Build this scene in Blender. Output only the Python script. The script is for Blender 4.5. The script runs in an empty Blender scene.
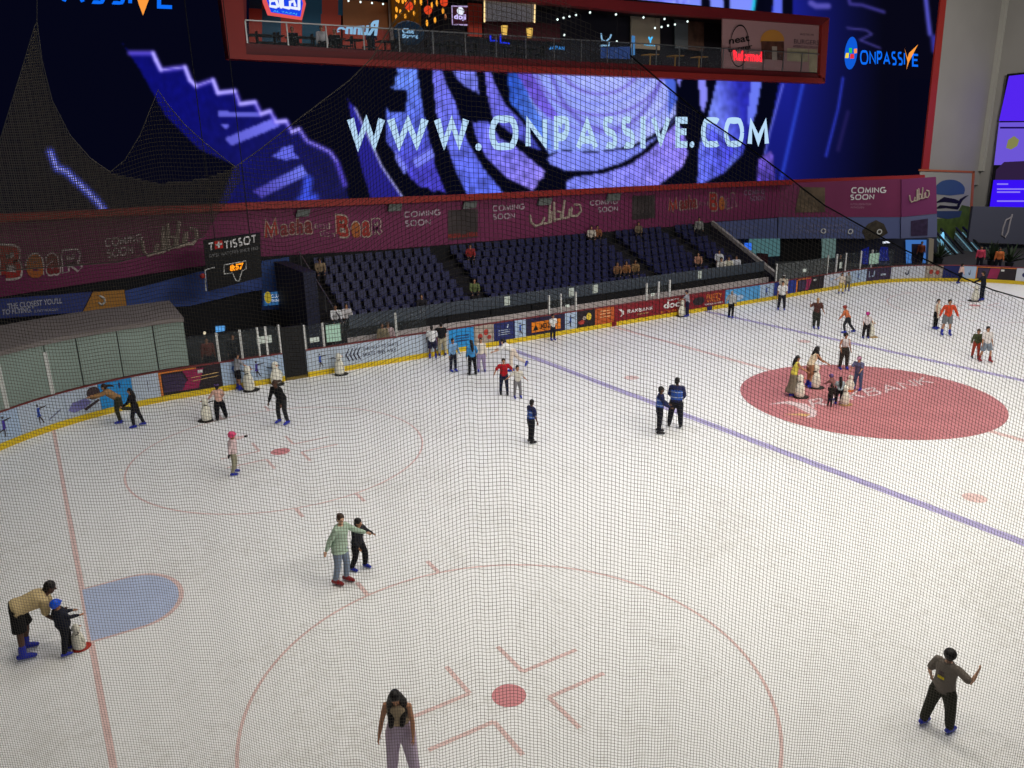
import bpy, math, random
import numpy as np
from mathutils import Vector, Matrix
random.seed(7)
sc = bpy.context.scene
COL = sc.collection
rad = math.radians
V = Vector
W, H = 1024, 768
# ------------------------------------------------------------------ camera
CAM = V((0.1553, -17.069, 9.1375)); YAW, PIT, ROL, FOC = 0.5445, 0.2903, -0.0224, 793.19
FW = V((math.sin(YAW)*math.cos(PIT), math.cos(YAW)*math.cos(PIT), -math.sin(PIT)))
R0 = V((math.cos(YAW), -math.sin(YAW), 0)); U0 = R0.cross(FW)
RT = R0*math.cos(ROL) + U0*math.sin(ROL); UP = -R0*math.sin(ROL) + U0*math.cos(ROL)
cd = bpy.data.cameras.new('camera'); cam = bpy.data.objects.new('camera', cd); COL.objects.link(cam)
cd.sensor_width = 36; cd.lens = FOC/W*36; cd.clip_start = 0.1; cd.clip_end = 300
cam.matrix_world = Matrix(((RT.x, UP.x, -FW.x, CAM.x), (RT.y, UP.y, -FW.y, CAM.y), (RT.z, UP.z, -FW.z, CAM.z), (0, 0, 0, 1)))
sc.camera = cam
def ray(x, y): return FW + RT*((x-W/2)/FOC) - UP*((y-H/2)/FOC)
def onplane(x, y, P, N):
    d = ray(x, y); return CAM + d*((P-CAM).dot(N)/d.dot(N))
def onZ(x, y, z=0.0): return onplane(x, y, V((0, 0, z)), V((0, 0, 1)))
def onY(x, y, Y): return onplane(x, y, V((0, Y, 0)), V((0, 1, 0)))
def onX(x, y, X): return onplane(x, y, V((X, 0, 0)), V((1, 0, 0)))
def proj(P):
    d = P-CAM; z = d.dot(FW); return (W/2+FOC*d.dot(RT)/z, H/2-FOC*d.dot(UP)/z)
# ------------------------------------------------------------------ materials
def lin(v):
    v /= 255.0; return v/12.92 if v <= .04045 else ((v+.055)/1.055)**2.4
def C(r, g, b): return (lin(r), lin(g), lin(b), 1)
MATS = {}
def mat(name, rgb, rough=.6, metal=0, spec=.3, noise=0, nscale=8):
    if name in MATS: return MATS[name]
    m = bpy.data.materials.new(name); m.use_nodes = True; nt = m.node_tree; b = nt.nodes['Principled BSDF']
    b.inputs['Base Color'].default_value = C(*rgb); b.inputs['Roughness'].default_value = rough
    b.inputs['Metallic'].default_value = metal; b.inputs['Specular IOR Level'].default_value = spec
    if noise:
        n = nt.nodes.new('ShaderNodeTexNoise'); n.inputs['Scale'].default_value = nscale
        r = nt.nodes.new('ShaderNodeValToRGB'); k = 1-noise
        r.color_ramp.elements[0].position = .35; r.color_ramp.elements[1].position = .65
        c = C(*rgb); r.color_ramp.elements[0].color = (c[0]*k, c[1]*k, c[2]*k, 1); r.color_ramp.elements[1].color = c
        tc = nt.nodes.new('ShaderNodeTexCoord'); nt.links.new(tc.outputs['Object'], n.inputs['Vector'])
        nt.links.new(n.outputs['Fac'], r.inputs['Fac']); nt.links.new(r.outputs['Color'], b.inputs['Base Color'])
    MATS[name] = m; return m
def emis(name, rgb, s=1.0):
    if name in MATS: return MATS[name]
    m = bpy.data.materials.new(name); m.use_nodes = True; nt = m.node_tree; nt.nodes.clear()
    e = nt.nodes.new('ShaderNodeEmission'); o = nt.nodes.new('ShaderNodeOutputMaterial')
    e.inputs['Color'].default_value = C(*rgb); e.inputs['Strength'].default_value = s
    nt.links.new(e.outputs[0], o.inputs[0]); MATS[name] = m; return m
def glassmat(name, rgb, alpha, rough=.2):
    if name in MATS: return MATS[name]
    m = bpy.data.materials.new(name); m.use_nodes = True; nt = m.node_tree; b = nt.nodes['Principled BSDF']
    b.inputs['Base Color'].default_value = C(*rgb); b.inputs['Roughness'].default_value = rough
    b.inputs['Alpha'].default_value = alpha; b.inputs['Specular IOR Level'].default_value = .4
    MATS[name] = m; return m
# ------------------------------------------------------------------ mesh helper
class MB:
    def __init__(s): s.v = []; s.f = []
    def add(s, vs, fs):
        o = len(s.v); s.v += [tuple(v) for v in vs]; s.f += [tuple(i+o for i in f) for f in fs]; return s
    def box(s, a, b):
        x0, y0, z0 = a; x1, y1, z1 = b
        return s.add([(x0,y0,z0),(x1,y0,z0),(x1,y1,z0),(x0,y1,z0),(x0,y0,z1),(x1,y0,z1),(x1,y1,z1),(x0,y1,z1)],
                     [(0,3,2,1),(4,5,6,7),(0,1,5,4),(1,2,6,5),(2,3,7,6),(3,0,4,7)])
    def slab(s, quad, n, t):      # polygon prism: quad pts, extruded along -n by t
        k = len(quad); n = V(n).normalized()
        vs = [V(p) for p in quad] + [V(p)-n*t for p in quad]
        return s.add(vs, [tuple(range(k)), tuple(range(2*k-1, k-1, -1))] + [(i, i+k, (i+1) % k+k, (i+1) % k) for i in range(k)])
    def tube(s, pts, rr, seg=8, flat=1.0, ref=None, round_=True):
        pts = [V(p) for p in pts]; n = len(pts)
        if not hasattr(rr, '__len__'): rr = [rr]*n
        P = []; 
        if round_:
            d0 = (pts[0]-pts[1]).normalized(); d1 = (pts[-1]-pts[-2]).normalized()
            r0, r1 = rr[0], rr[-1]
            P = [(pts[0]+d0*r0*.95, r0*.3), (pts[0]+d0*r0*.6, r0*.8)] + list(zip(pts, rr)) + [(pts[-1]+d1*r1*.6, r1*.8), (pts[-1]+d1*r1*.95, r1*.3)]
        else: P = list(zip(pts, rr))
        m = len(P); base = len(s.v); prev = None
        for i, (p, r) in enumerate(P):
            t = (P[min(i+1, m-1)][0]-P[max(i-1, 0)][0]).normalized()
            a = V(ref) if ref is not None else (prev if prev is not None else (V((0, 0, 1)) if abs(t.z) < .9 else V((0, 1, 0))))
            x = (a - t*a.dot(t))
            if x.length < 1e-4: x = V((1, 0, 0)) - t*t.x
            x.normalize(); y = t.cross(x); prev = x
            for k in range(seg):
                an = 2*math.pi*k/seg; s.v.append(tuple(p + x*(r*math.cos(an)) + y*(r*flat*math.sin(an))))
        for i in range(m-1):
            for k in range(seg):
                a = base+i*seg+k; b = base+i*seg+(k+1) % seg
                s.f.append((a, b, b+seg, a+seg))
        s.f.append(tuple(base+k for k in range(seg-1, -1, -1))); s.f.append(tuple(base+(m-1)*seg+k for k in range(seg)))
        return s
    def loft(s, rings, seg=14):   # rings: (center, xvec, yvec) closed
        base = len(s.v); m = len(rings)
        for c, x, y in rings:
            for k in range(seg):
                an = 2*math.pi*k/seg; s.v.append(tuple(V(c) + V(x)*math.cos(an) + V(y)*math.sin(an)))
        for i in range(m-1):
            for k in range(seg):
                a = base+i*seg+k; b = base+i*seg+(k+1) % seg; s.f.append((a, b, b+seg, a+seg))
        s.f.append(tuple(base+k for k in range(seg-1, -1, -1))); s.f.append(tuple(base+(m-1)*seg+k for k in range(seg)))
        return s
    def ball(s, c, r, rot=None, seg=12, rg=8, z0=-1.0):
        c = V(c); r = V(r) if hasattr(r, '__len__') else V((r, r, r))
        rings = []
        for i in range(rg+1):
            t = math.acos(max(-1, min(1, z0))) * (1 - i/rg) + 0*i if z0 > -1 else math.pi*(1-i/rg)
            zz = math.cos(t); q = max(math.sin(t), .02)
            ce, x, y = V((0, 0, zz*r.z)), V((q*r.x, 0, 0)), V((0, q*r.y, 0))
            if rot is not None: ce, x, y = rot@ce, rot@x, rot@y
            rings.append((c+ce, x, y))
        return s.loft(rings, seg)
    def mesh(s, name, smooth=False):
        me = bpy.data.meshes.new(name); me.from_pydata(s.v, [], s.f); me.update()
        if smooth:
            for p in me.polygons: p.use_smooth = True
        return me
def obj(name, m, material, parent=None, smooth=False, loc=None):
    me = m.mesh(name, smooth) if isinstance(m, MB) else m
    o = bpy.data.objects.new(name, me); COL.objects.link(o)
    if material is not None:
        me.materials.clear(); me.materials.append(material)
    if parent is not None: o.parent = parent
    if loc is not None: o.location = loc
    return o
def tag(o, label=None, cat=None, group=None, kind=None):
    if label: o['label'] = label
    if cat: o['category'] = cat
    if group: o['group'] = group
    if kind: o['kind'] = kind
    return o
def empty(name, loc=(0, 0, 0), rz=0):
    o = bpy.data.objects.new(name, None); COL.objects.link(o); o.location = loc; o.rotation_euler = (0, 0, rz); o.empty_display_size = .2
    return o
def copy_tree(o, parent=None):
    c = o.copy(); COL.objects.link(c)
    if parent is not None: c.parent = parent
    for ch in list(o.children): copy_tree(ch, c)
    return c
def rebase(o):       # move an object's origin to the middle of its lowest points
    me = o.data; n = len(me.vertices)
    if not n: return o
    co = np.empty(n*3); me.vertices.foreach_get('co', co); co = co.reshape(-1, 3)
    b = np.array([(co[:, 0].min()+co[:, 0].max())/2, (co[:, 1].min()+co[:, 1].max())/2, co[:, 2].min()])
    me.vertices.foreach_set('co', (co-b).ravel()); o.location = V(b) + V(o.location)
    for ch in o.children: ch.location = V(ch.location) - V(b)
    return o
def struct(name, m, material, smooth=False, label=None):
    o = obj(name, m, material, None, smooth); o['kind'] = 'structure'
    if label: o['label'] = label
    return o
# ------------------------------------------------------------------ text
_FB = None
def text_geo(s, bold=0.0, font=None):
    if bold > .005 and all(ch in GLY or ch == ' ' for ch in s): return stroke_geo(s, .12+bold*2.2)
    bold = min(bold, .05)
    cu = bpy.data.curves.new('t', 'FONT'); cu.body = s; cu.size = 1; cu.offset = bold; cu.resolution_u = 4
    o = bpy.data.objects.new('t', cu); COL.objects.link(o)
    dg = bpy.context.evaluated_depsgraph_get(); me = bpy.data.meshes.new_from_object(o.evaluated_get(dg))
    vs = [v.co.copy() for v in me.vertices]; fs = [tuple(p.vertices) for p in me.polygons]
    bpy.data.objects.remove(o); bpy.data.curves.remove(cu); bpy.data.meshes.remove(me)
    if not vs: return [], []
    return vs, fs
def _arc(cx, cy, rx, ry, a0, a1, n=10): return [(cx+rx*math.cos(rad(a0+(a1-a0)*i/n)), cy+ry*math.sin(rad(a0+(a1-a0)*i/n))) for i in range(n+1)]
GLY = {'A': (.8, [[(0, 0), (.4, 1), (.8, 0)], [(.15, .33), (.65, .33)]]), 'B': (.62, [[(0, 0), (0, 1), (.3, 1)] + _arc(.3, .76, .26, .24, 90, -90) + [(.1, .52)], _arc(.36, .26, .26, .26, 75, -90) + [(.08, 0)]]),
 'C': (.78, [_arc(.45, .5, .45, .5, 45, 315, 16)]), 'D': (.7, [[(0, 0), (0, 1), (.25, 1)] + _arc(.25, .5, .45, .5, 90, -90, 12) + [(0, 0)]]), 'E': (.52, [[(.52, 1), (0, 1), (0, 0), (.52, 0)], [(0, .52), (.46, .52)]]),
 'G': (.8, [_arc(.45, .5, .45, .5, 45, 350, 16) + [(.5, .46)]]), 'H': (.65, [[(0, 0), (0, 1)], [(.65, 0), (.65, 1)], [(0, .52), (.65, .52)]]), 'I': (.02, [[(.01, 0), (.01, 1)]]), 'K': (.65, [[(0, 0), (0, 1)], [(.62, 1), (.02, .45)], [(.2, .6), (.65, 0)]]),
 'L': (.5, [[(0, 1), (0, 0), (.5, 0)]]), 'M': (.86, [[(0, 0), (.08, 1), (.43, .2), (.78, 1), (.86, 0)]]), 'N': (.68, [[(0, 0), (0, 1), (.68, 0), (.68, 1)]]), 'O': (.92, [_arc(.46, .5, .46, .5, 0, 360, 22)]), 'P': (.55, [[(0, 0), (0, 1), (.28, 1)] + _arc(.28, .72, .27, .28, 90, -90) + [(0, .44)]]),
 'R': (.62, [[(0, 0), (0, 1), (.3, 1)] + _arc(.3, .74, .27, .26, 90, -90) + [(0, .48)], [(.3, .48), (.62, 0)]]), 'S': (.56, [_arc(.28, .75, .25, .25, 50, 270, 10) + _arc(.28, .26, .28, .26, 90, -130, 10)]), 'T': (.66, [[(.33, 0), (.33, 1)], [(0, 1), (.66, 1)]]),
 'U': (.66, [[(0, 1), (0, .33)] + _arc(.33, .33, .33, .33, 180, 360, 10) + [(.66, 1)]]), 'V': (.76, [[(0, 1), (.38, 0), (.76, 1)]]), 'W': (1.12, [[(0, 1), (.27, 0), (.56, .97), (.85, 0), (1.12, 1)]]), 'Y': (.7, [[(0, 1), (.35, .48), (.7, 1)], [(.35, .5), (.35, 0)]]), 'Z': (.62, [[(0, 1), (.62, 1), (0, 0), (.62, 0)]]),
 'J': (.45, [[(.45, 1), (.45, .25)] + _arc(.22, .25, .23, .25, 0, -180, 8)]), 'F': (.5, [[(0, 0), (0, 1), (.5, 1)], [(0, .52), (.44, .52)]])}
def stroke_geo(s, w):
    vs, fs = [], []; x = 0
    for ch in s:
        if ch not in GLY: x += .45; continue
        gw, pls = GLY[ch]
        for pl_ in pls:
            n = len(pl_); nr = []
            for (ax, ay), (bx, by) in zip(pl_, pl_[1:]):
                d = math.hypot(bx-ax, by-ay)+1e-9; nr.append((-(by-ay)/d, (bx-ax)/d))
            L, R2 = [], []
            for i in range(n):
                a = nr[max(i-1, 0)]; b = nr[min(i, n-2)]; mx, my = a[0]+b[0], a[1]+b[1]; q = math.hypot(mx, my)
                if q < .3: mx, my = b; q = 1
                mx, my = mx/q, my/q; k = w/2/max(.45, mx*b[0]+my*b[1])
                px_ = min(max(pl_[i][1], w/2), 1-w/2)
                L.append(V((x+pl_[i][0]+mx*k, px_+my*k, 0))); R2.append(V((x+pl_[i][0]-mx*k, px_-my*k, 0)))
            for P in L+R2: P.y = min(1, max(0, P.y))
            o = len(vs); vs += L+R2
            for i in range(n-1): fs.append((o+i, o+n+i, o+n+i+1, o+i+1))
        x += gw+w+.14
    return vs, fs
def quadmap(q):        # bilinear in 3-D: q = BL, BR, TR, TL
    bl, br, tr, tl = q
    return lambda u, v: (bl*(1-u)+br*u)*(1-v) + (tl*(1-u)+tr*u)*v
def text_on(m, s, q, bold=0.0, mirror=False, grow=0.0, off=None):
    vs, fs = text_geo(s, bold)
    if not vs: return m
    x0 = min(v.x for v in vs); x1 = max(v.x for v in vs); y0 = min(v.y for v in vs); y1 = max(v.y for v in vs)
    f = quadmap(q); out = []
    for v in vs:
        u = (v.x-x0)/(x1-x0); w = (v.y-y0)/(y1-y0)
        u = u*(1+2*grow)-grow; w = w*(1+2*grow)-grow
        if mirror: u = 1-u
        p = f(u, w)
        if off is not None: p = p + off
        out.append(p)
    return m.add(out, fs)
class Pl:              # a flat wall plane: point, normal towards the rink
    def __init__(s, P, N): s.P = V(P); s.N = V(N).normalized()
    def at(s, x, y, out=0.0): return onplane(x, y, s.P + s.N*out, s.N)
    def q(s, pts, out=0.0): return [s.at(x, y, out) for x, y in pts]
BACK = Pl((0, 23.2, 0), (0, -1, 0)); SCR = Pl((0, 23.4, 0), (0, -1, 0))
_a, _b = V((47.6, 23.2, 0)), V((57.4, 16.6, 0)); _t = (_b-_a).normalized(); CH = Pl(_a, (_t.y, -_t.x, 0))
if CH.N.dot(CAM-_a) < 0: CH.N = -CH.N
def panel(name, pl, pts, material, out=0.0, t=.05, parent=None):
    return obj(name, MB().slab(pl.q(pts, out), pl.N, t), material, parent)
def lettering(name, pl, items, material, out, parent, bold=.0, mirror=False, grow=0):
    for s, q in items:
        m = MB(); text_on(m, s, pl.q(q, out), bold, mirror, grow)
        o = obj(name, m, material, parent)
        if parent is not None and parent.type == 'EMPTY': o.location = -parent.location
    return o
# ------------------------------------------------------------------ palette
ICE_M = None
def ice_material():
    m = bpy.data.materials.new('ice'); m.use_nodes = True; nt = m.node_tree; b = nt.nodes['Principled BSDF']
    tc = nt.nodes.new('ShaderNodeTexCoord')
    n1 = nt.nodes.new('ShaderNodeTexNoise'); n1.inputs['Scale'].default_value = .25; n1.inputs['Detail'].default_value = 5
    n2 = nt.nodes.new('ShaderNodeTexNoise'); n2.inputs['Scale'].default_value = 3; n2.inputs['Detail'].default_value = 8; n2.inputs['Distortion'].default_value = 2
    mx = nt.nodes.new('ShaderNodeMath'); mx.operation = 'ADD'
    r = nt.nodes.new('ShaderNodeValToRGB'); r.color_ramp.elements[0].position = .75; r.color_ramp.elements[1].position = 1.15
    r.color_ramp.elements[0].color = (.76, .75, .73, 1); r.color_ramp.elements[1].color = (.86, .855, .85, 1)
    for n in (n1, n2): nt.links.new(tc.outputs['Object'], n.inputs['Vector'])
    nt.links.new(n1.outputs['Fac'], mx.inputs[0]); nt.links.new(n2.outputs['Fac'], mx.inputs[1]); nt.links.new(mx.outputs[0], r.inputs['Fac'])
    nt.links.new(r.outputs['Color'], b.inputs['Base Color'])
    b.inputs['Roughness'].default_value = .42; b.inputs['Specular IOR Level'].default_value = .35
    return m
ICE_M = ice_material()
RED = mat('painted red', (152, 42, 36), .5); DRED = mat('dark red', (120, 28, 34), .55)
PURP = mat('magenta banner', (122, 45, 85), .6, noise=.08, nscale=.6)
SLATE = mat('slate blue panel', (92, 102, 146), .6, noise=.1, nscale=.5)
CREAM = mat('cream print', (180, 164, 148)); WHITEP = mat('white print', (225, 222, 220))
BLK = mat('black', (14, 14, 16)); DGREY = mat('dark grey', (40, 42, 46)); DARK = mat('dark interior', (22, 22, 26), .8)
GREYW = mat('grey wall', (150, 147, 142), .7, noise=.06, nscale=.3); WHT = mat('white paint', (205, 205, 200), .45)
YEL = mat('yellow kick plate', (218, 186, 36), .45, noise=.08, nscale=1); METAL = mat('brushed metal', (150, 150, 150), .35, .8)
GL = glassmat('clear rink glass', (90, 98, 100), .09); FOG = mat('misted plastic sheet', (135, 150, 140), .35, noise=.12, nscale=.8)
ROPE = mat('net rope', (60, 55, 48), .9); CABLE = mat('dark cable', (24, 24, 26), .8)
# ------------------------------------------------------------------ rink outline
def rink_path():
    pts = []
    def arc(cx, cy, r, a0, a1, n=40):
        for i in range(n+1):
            a = rad(a0+(a1-a0)*i/n); pts.append(V((cx+r*math.cos(a), cy+r*math.sin(a), 0)))
    arc(4.6, 6.3, 8.7, 180, 90); arc(45.7, 6.0, 9.0, 90, 0); arc(45.7, -6.0, 9.0, 0, -90); arc(4.6, -6.3, 8.7, 270, 180)
    pts.append(pts[0].copy()); return pts
RP = rink_path()
S = [0]
for a, b in zip(RP, RP[1:]): S.append(S[-1]+(b-a).length)
def path(s, out=0.0):
    s = max(0, min(S[-1]-1e-6, s))
    lo = 0
    while S[lo+1] < s: lo += 1
    a, b = RP[lo], RP[lo+1]
    if (b-a).length < 1e-6: return a.copy(), V((-1, 0, 0))
    t = (b-a).normalized(); n = V((-t.y, t.x, 0))        # outward (path runs clockwise seen from above)
    return a + t*(s-S[lo]) + n*out, n
FINE = [(0.05*i) for i in range(int(75/0.05))]
PX = [proj(path(s)[0]+V((0, 0, .6)))[0] for s in FINE]
IMIN = min(range(0, 500), key=lambda i: PX[i])
def s_at(px):
    if px < PX[IMIN]: return FINE[IMIN]
    for i in range(IMIN, len(FINE)-1):
        if PX[i] <= px < PX[i+1]: return FINE[i] + (px-PX[i])/(PX[i+1]-PX[i])*.05
    return FINE[-1]
def bh(s): return 1.24 - .17*max(0, min(1, (s-8)/35))       # board height
# ice and its painted marks
poly = [path(s)[0] for s in np.linspace(0, S[-1]-.01, 240)]
ice = struct('floor', MB().add([V((p.x, p.y, 0)) for p in poly], [tuple(range(len(poly)-1, -1, -1))]), ICE_M, label='white ice surface of the rink')
fm = MB(); fm.box((-25, -20, -.3), (95, 40, -.06)); struct('floor_surround', fm, mat('rubber floor', (48, 46, 48), .8), label='dark rubber floor around the rink')
PINK = mat('red ice paint', (228, 197, 192), .45, spec=.3, noise=.12, nscale=3); PINK2 = mat('strong red ice paint', (192, 124, 126), .42, noise=.12, nscale=.8)
LILAC = mat('blue line paint', (176, 168, 208), .45, noise=.1, nscale=2); CREASE = mat('crease blue paint', (182, 194, 222), .45, noise=.06, nscale=2)
ICEW = mat('white ice paint', (216, 194, 195), .45); GOLD = mat('gold ice paint', (205, 170, 110), .45)
def mark(name, pts, m, z=.004, label=None):
    o = obj(name, MB().add([V((x, y, z)) for x, y in pts], [tuple(range(len(pts)))]), m, ice)
    if label: o['label'] = label
    return o
def stripe(name, x, w, m, label): 
    def ylim(xx):
        if xx < 4.6: return 6.3 + math.sqrt(max(0, 8.7**2-(xx-4.6)**2))
        return 15.0
    Y0 = min(ylim(x-w/2), ylim(x+w/2))-.02
    return mark(name, [(x-w/2, -Y0), (x+w/2, -Y0), (x+w/2, Y0), (x-w/2, Y0)], m, label=label)
stripe('goal_line', 0, .11, PINK, 'thin faded red goal line'); stripe('goal_line', 51.6, .08, PINK, 'far red goal line') if False else None
stripe('blue_line', 18.96, .34, LILAC, 'near lilac blue line'); stripe('blue_line', 32.45, .34, LILAC, 'far lilac blue line')
stripe('centre_line', 25.8, .26, PINK, 'faded red centre line')
def ring(cx, cy, r, w, name, m, n=96):
    mb = MB()
    for k in range(n):
        a, b = 2*math.pi*k/n, 2*math.pi*(k+1)/n
        mb.add([(cx+rr*math.cos(q), cy+rr*math.sin(q), .004) for rr, q in ((r-w/2, a), (r+w/2, a), (r+w/2, b), (r-w/2, b))], [(0, 1, 2, 3)])
    if r > 3:        # hash marks + the four corner brackets
        for sx in (-1, 1):
            for sy in (-1, 1):
                x = cx+sx*.85; y = cy+sy*(r-.05)
                mb.add([(x-.05, y, .004), (x+.05, y, .004), (x+.05, y+sy*.6, .004), (x-.05, y+sy*.6, .004)], [(0, 1, 2, 3)])
                bx, by = cx+sx*.55, cy+sy*.42
                mb.add([(bx, by-.045, .004), (bx+sx*1.2, by-.045, .004), (bx+sx*1.2, by+.045, .004), (bx, by+.045, .004)], [(0, 1, 2, 3)])
                mb.add([(bx-.045, by, .005), (bx+.045, by, .005), (bx+.045, by+sy*.9, .005), (bx-.045, by+sy*.9, .005)], [(0, 1, 2, 3)])
    return obj(name, mb, m, ice)
def disc(cx, cy, r, name, m, z=.005, n=48, label=None):
    return mark(name, [(cx+r*math.cos(2*math.pi*k/n), cy+r*math.sin(2*math.pi*k/n)) for k in range(n)], m, z, label)
for x in (6.05, 45.4):
    for y in (-7.0, 7.0):
        ring(x, y, 4.5, .06, 'face_off_circle', PINK); disc(x, y, .3, 'face_off_spot', mat('spot paint', (205, 135, 138), .45))
for x in (20.45, 31.0):
    for y in (-7.0, 7.0): disc(x, y, .3, 'face_off_spot', PINK)
cr = [(0, -1.13)] + [(.9+.9*math.cos(rad(t))*1.0+.0, 1.13*math.sin(rad(t))) for t in range(-90, 91, 10)] + [(0, 1.13)]
mark('goal_crease_outline', [(x*1.04+(.0 if x < .1 else .03), y*1.06) for x, y in cr], PINK, .0035); mark('goal_crease', cr, CREASE, .006, 'pale blue goal crease')
disc(25.8, 0, 4.5, 'centre_circle', PINK2, .006, 96, 'large dusty red advertising disc at centre ice')
# bank name and swoosh on the disc
mb = MB()
q = [onZ(813, 408.5, .009), onZ(935, 383, .009), onZ(924, 376.5, .009), onZ(808, 400, .009)]
text_on(mb, 'RAKBANK', q, .01)
obj('centre_lettering', mb, ICEW, ice)
mb = MB()
def pxpoly(mb, pts, z=.009): mb.add([onZ(x, y, z) for x, y in pts], [tuple(range(len(pts)))])
pxpoly(mb, [(768, 404.5), (780, 402), (790, 401), (803, 404), (812, 409), (817, 415), (808, 413), (800, 409), (795, 406), (785, 403.5)])
pxpoly(mb, [(795, 402), (806, 404), (817, 411), (815, 417), (806, 417.5), (812, 413), (808, 408)], .0125)
obj('centre_emblem', mb, ICEW, ice)
mb = MB(); pxpoly(mb, [(784, 414.2), (800, 413.5), (812, 414.2), (806, 416.3), (798, 415.3)], .01); obj('centre_emblem_stroke', mb, GOLD, ice)
# ------------------------------------------------------------------ dasher boards
LB = mat('pale blue board print', (168, 188, 212), .4, noise=.05, nscale=2); LB2 = mat('pale grey blue print', (180, 192, 206), .4, noise=.05, nscale=2)
NAVY = mat('navy print', (34, 42, 100), .4, noise=.15, nscale=2); CYAN = mat('cyan print', (40, 140, 205), .4, noise=.08, nscale=2)
MAR = mat('maroon print', (125, 22, 34), .4); BEIGE = mat('floral beige print', (178, 165, 152), .4, noise=.35, nscale=6)
ORN = mat('orange print', (196, 92, 40), .4, noise=.35, nscale=5); SKYP = mat('sky blue print', (85, 160, 215), .4, noise=.2, nscale=1.5)
MAG = mat('magenta print', (150, 35, 80), .4, noise=.2, nscale=2); VDK = mat('very dark print', (38, 28, 36), .4, noise=.3, nscale=3)
DPUR = mat('dark purple print', (62, 48, 78), .4, noise=.35, nscale=4); ORB = mat('orange border print', (210, 120, 50), .4)
SKB = mat('skater blue print', (30, 70, 165), .4); SKP = mat('skater violet print', (70, 50, 150), .4); SKIN_P = mat('skin tone print', (190, 140, 120), .4)
INK = mat('dark ink', (45, 45, 70), .4); YP = mat('yellow print', (220, 190, 60), .4); BR = mat('brown hair print', (58, 44, 48), .5)
WBAN = mat('white banner print', (200, 203, 212), .4); CRIM = mat('crimson mark', (170, 60, 50), .4)
def pmap(s0, s1, out=-.012):
    def f(u, v):
        s = s0+(s1-s0)*u; p, n = path(s, out); return p + V((0, 0, .24+(bh(s)-.3)*v))
    return f
def on_board(m, polys, s0, s1, out=-.014):
    f = pmap(s0, s1, out)
    for P in polys:
        m.add([f(u, v) for u, v in P], [tuple(range(len(P)))])
    return m
def rects(m, s0, s1, u0, u1, v0, v1, out=-.012):
    f = pmap(s0, s1, out); n = max(1, int((s1-s0)*(u1-u0)/.4))
    for k in range(n):
        a = u0+(u1-u0)*k/n; b = u0+(u1-u0)*(k+1)/n
        m.add([f(a, v0), f(b, v0), f(b, v1), f(a, v1)], [(0, 1, 2, 3)])
    return m
def board_text(m, s, s0, s1, u0, u1, v0, v1, bold=0, out=-.016):
    vs, fs = text_geo(s, bold); f = pmap(s0, s1, out)
    x0 = min(v.x for v in vs); x1 = max(v.x for v in vs); y0 = min(v.y for v in vs); y1 = max(v.y for v in vs)
    return m.add([f(u0+(u1-u0)*(v.x-x0)/(x1-x0), v0+(v1-v0)*(v.y-y0)/(y1-y0)) for v in vs], fs)
def skater_fig(s0, s1, uc, L, kind=0):     # a small printed skater: torso, arms, legs as flat shapes; L in metres
    k = 1/(s1-s0); hh = 1/.85
    def P(pts): return [(uc+x*L*k, .12+y*L*hh) for x, y in pts]
    body = [P([(-.07, .5), (.07, .48), (.1, .85), (-.06, .86)]), P([(-.14, .4), (.14, .42), (.06, .55), (-.06, .55)])]
    limbs = [P([(-.05, 0), (.0, 0), (.04, .45), (-.04, .45)]), P([(-.04, .9), (-.05, 1.04), (.04, 1.05), (.06, .92)]),
             P([(.04, .76), (.5, .82), (.5, .87), (.04, .85)]), P([(-.04, .42), (.02, .36), (-.42, .3), (-.42, .36)] if kind else [(0, .4), (.06, .44), (.25, .05), (.18, .03)])]
    return body, limbs
def ad(px0, px1, base_m, label, parts=()):
    s0, s1 = s_at(px0), s_at(px1); t = .16
    r = empty('rink_board', path((s0+s1)/2, t/2)[0]); tag(r, label, 'rink board')
    def under(name, m, mt):
        o = obj(name, m, mt, r); o.location = -r.location; return o
    n = max(1, int((s1-s0)/.5))
    def strip(z0, z1, o0, o1):
        m = MB(); g = .006
        for k in range(n):
            sa = s0+g+(s1-s0-2*g)*k/n; sb = s0+g+(s1-s0-2*g)*(k+1)/n
            P = [path(sa, o0)[0], path(sb, o0)[0], path(sb, o1)[0], path(sa, o1)[0]]
            za = [z if not callable(z) else None for z in (z0, z1)]
            lo = [(z0(x) if callable(z0) else z0) for x in (sa, sb, sb, sa)]; hi = [(z1(x) if callable(z1) else z1) for x in (sa, sb, sb, sa)]
            m.add([p+V((0, 0, z)) for p, z in zip(P, lo)] + [p+V((0, 0, z)) for p, z in zip(P, hi)],
                  [(0,3,2,1),(4,5,6,7),(0,1,5,4),(1,2,6,5),(2,3,7,6),(3,0,4,7)])
        return m
    under('advert_panel', strip(.22, lambda s: bh(s)-.04, 0, t), base_m)
    under('kick_plate', strip(0.0, .22, -.03, t), YEL)
    under('top_rail', strip(lambda s: bh(s)-.04, lambda s: bh(s), -.015, t), mat('dark red rail', (120, 50, 48), .5))
    for nm, fn, mt in parts:
        m = MB(); fn(m, s0, s1); under(nm, m, mt)
    return r
def fig(uc, L, c, kind=0):
    return [('printed_skater', lambda m, a, b: on_board(m, skater_fig(a, b, uc, L, kind)[0], a, b), c),
            ('printed_skater_limbs', lambda m, a, b: on_board(m, skater_fig(a, b, uc, L, kind)[1], a, b, -.012), BR)]
def R_(u0, u1, v0, v1, out=-.013): return lambda m, a, b: rects(m, a, b, u0, u1, v0, v1, out)
def T_(s, u0, u1, v0, v1, bold=.02): return lambda m, a, b: board_text(m, s, a, b, u0, u1, v0, v1, bold)
def G_(P, out=-.014): return lambda m, a, b: on_board(m, P, a, b, out)
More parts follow.
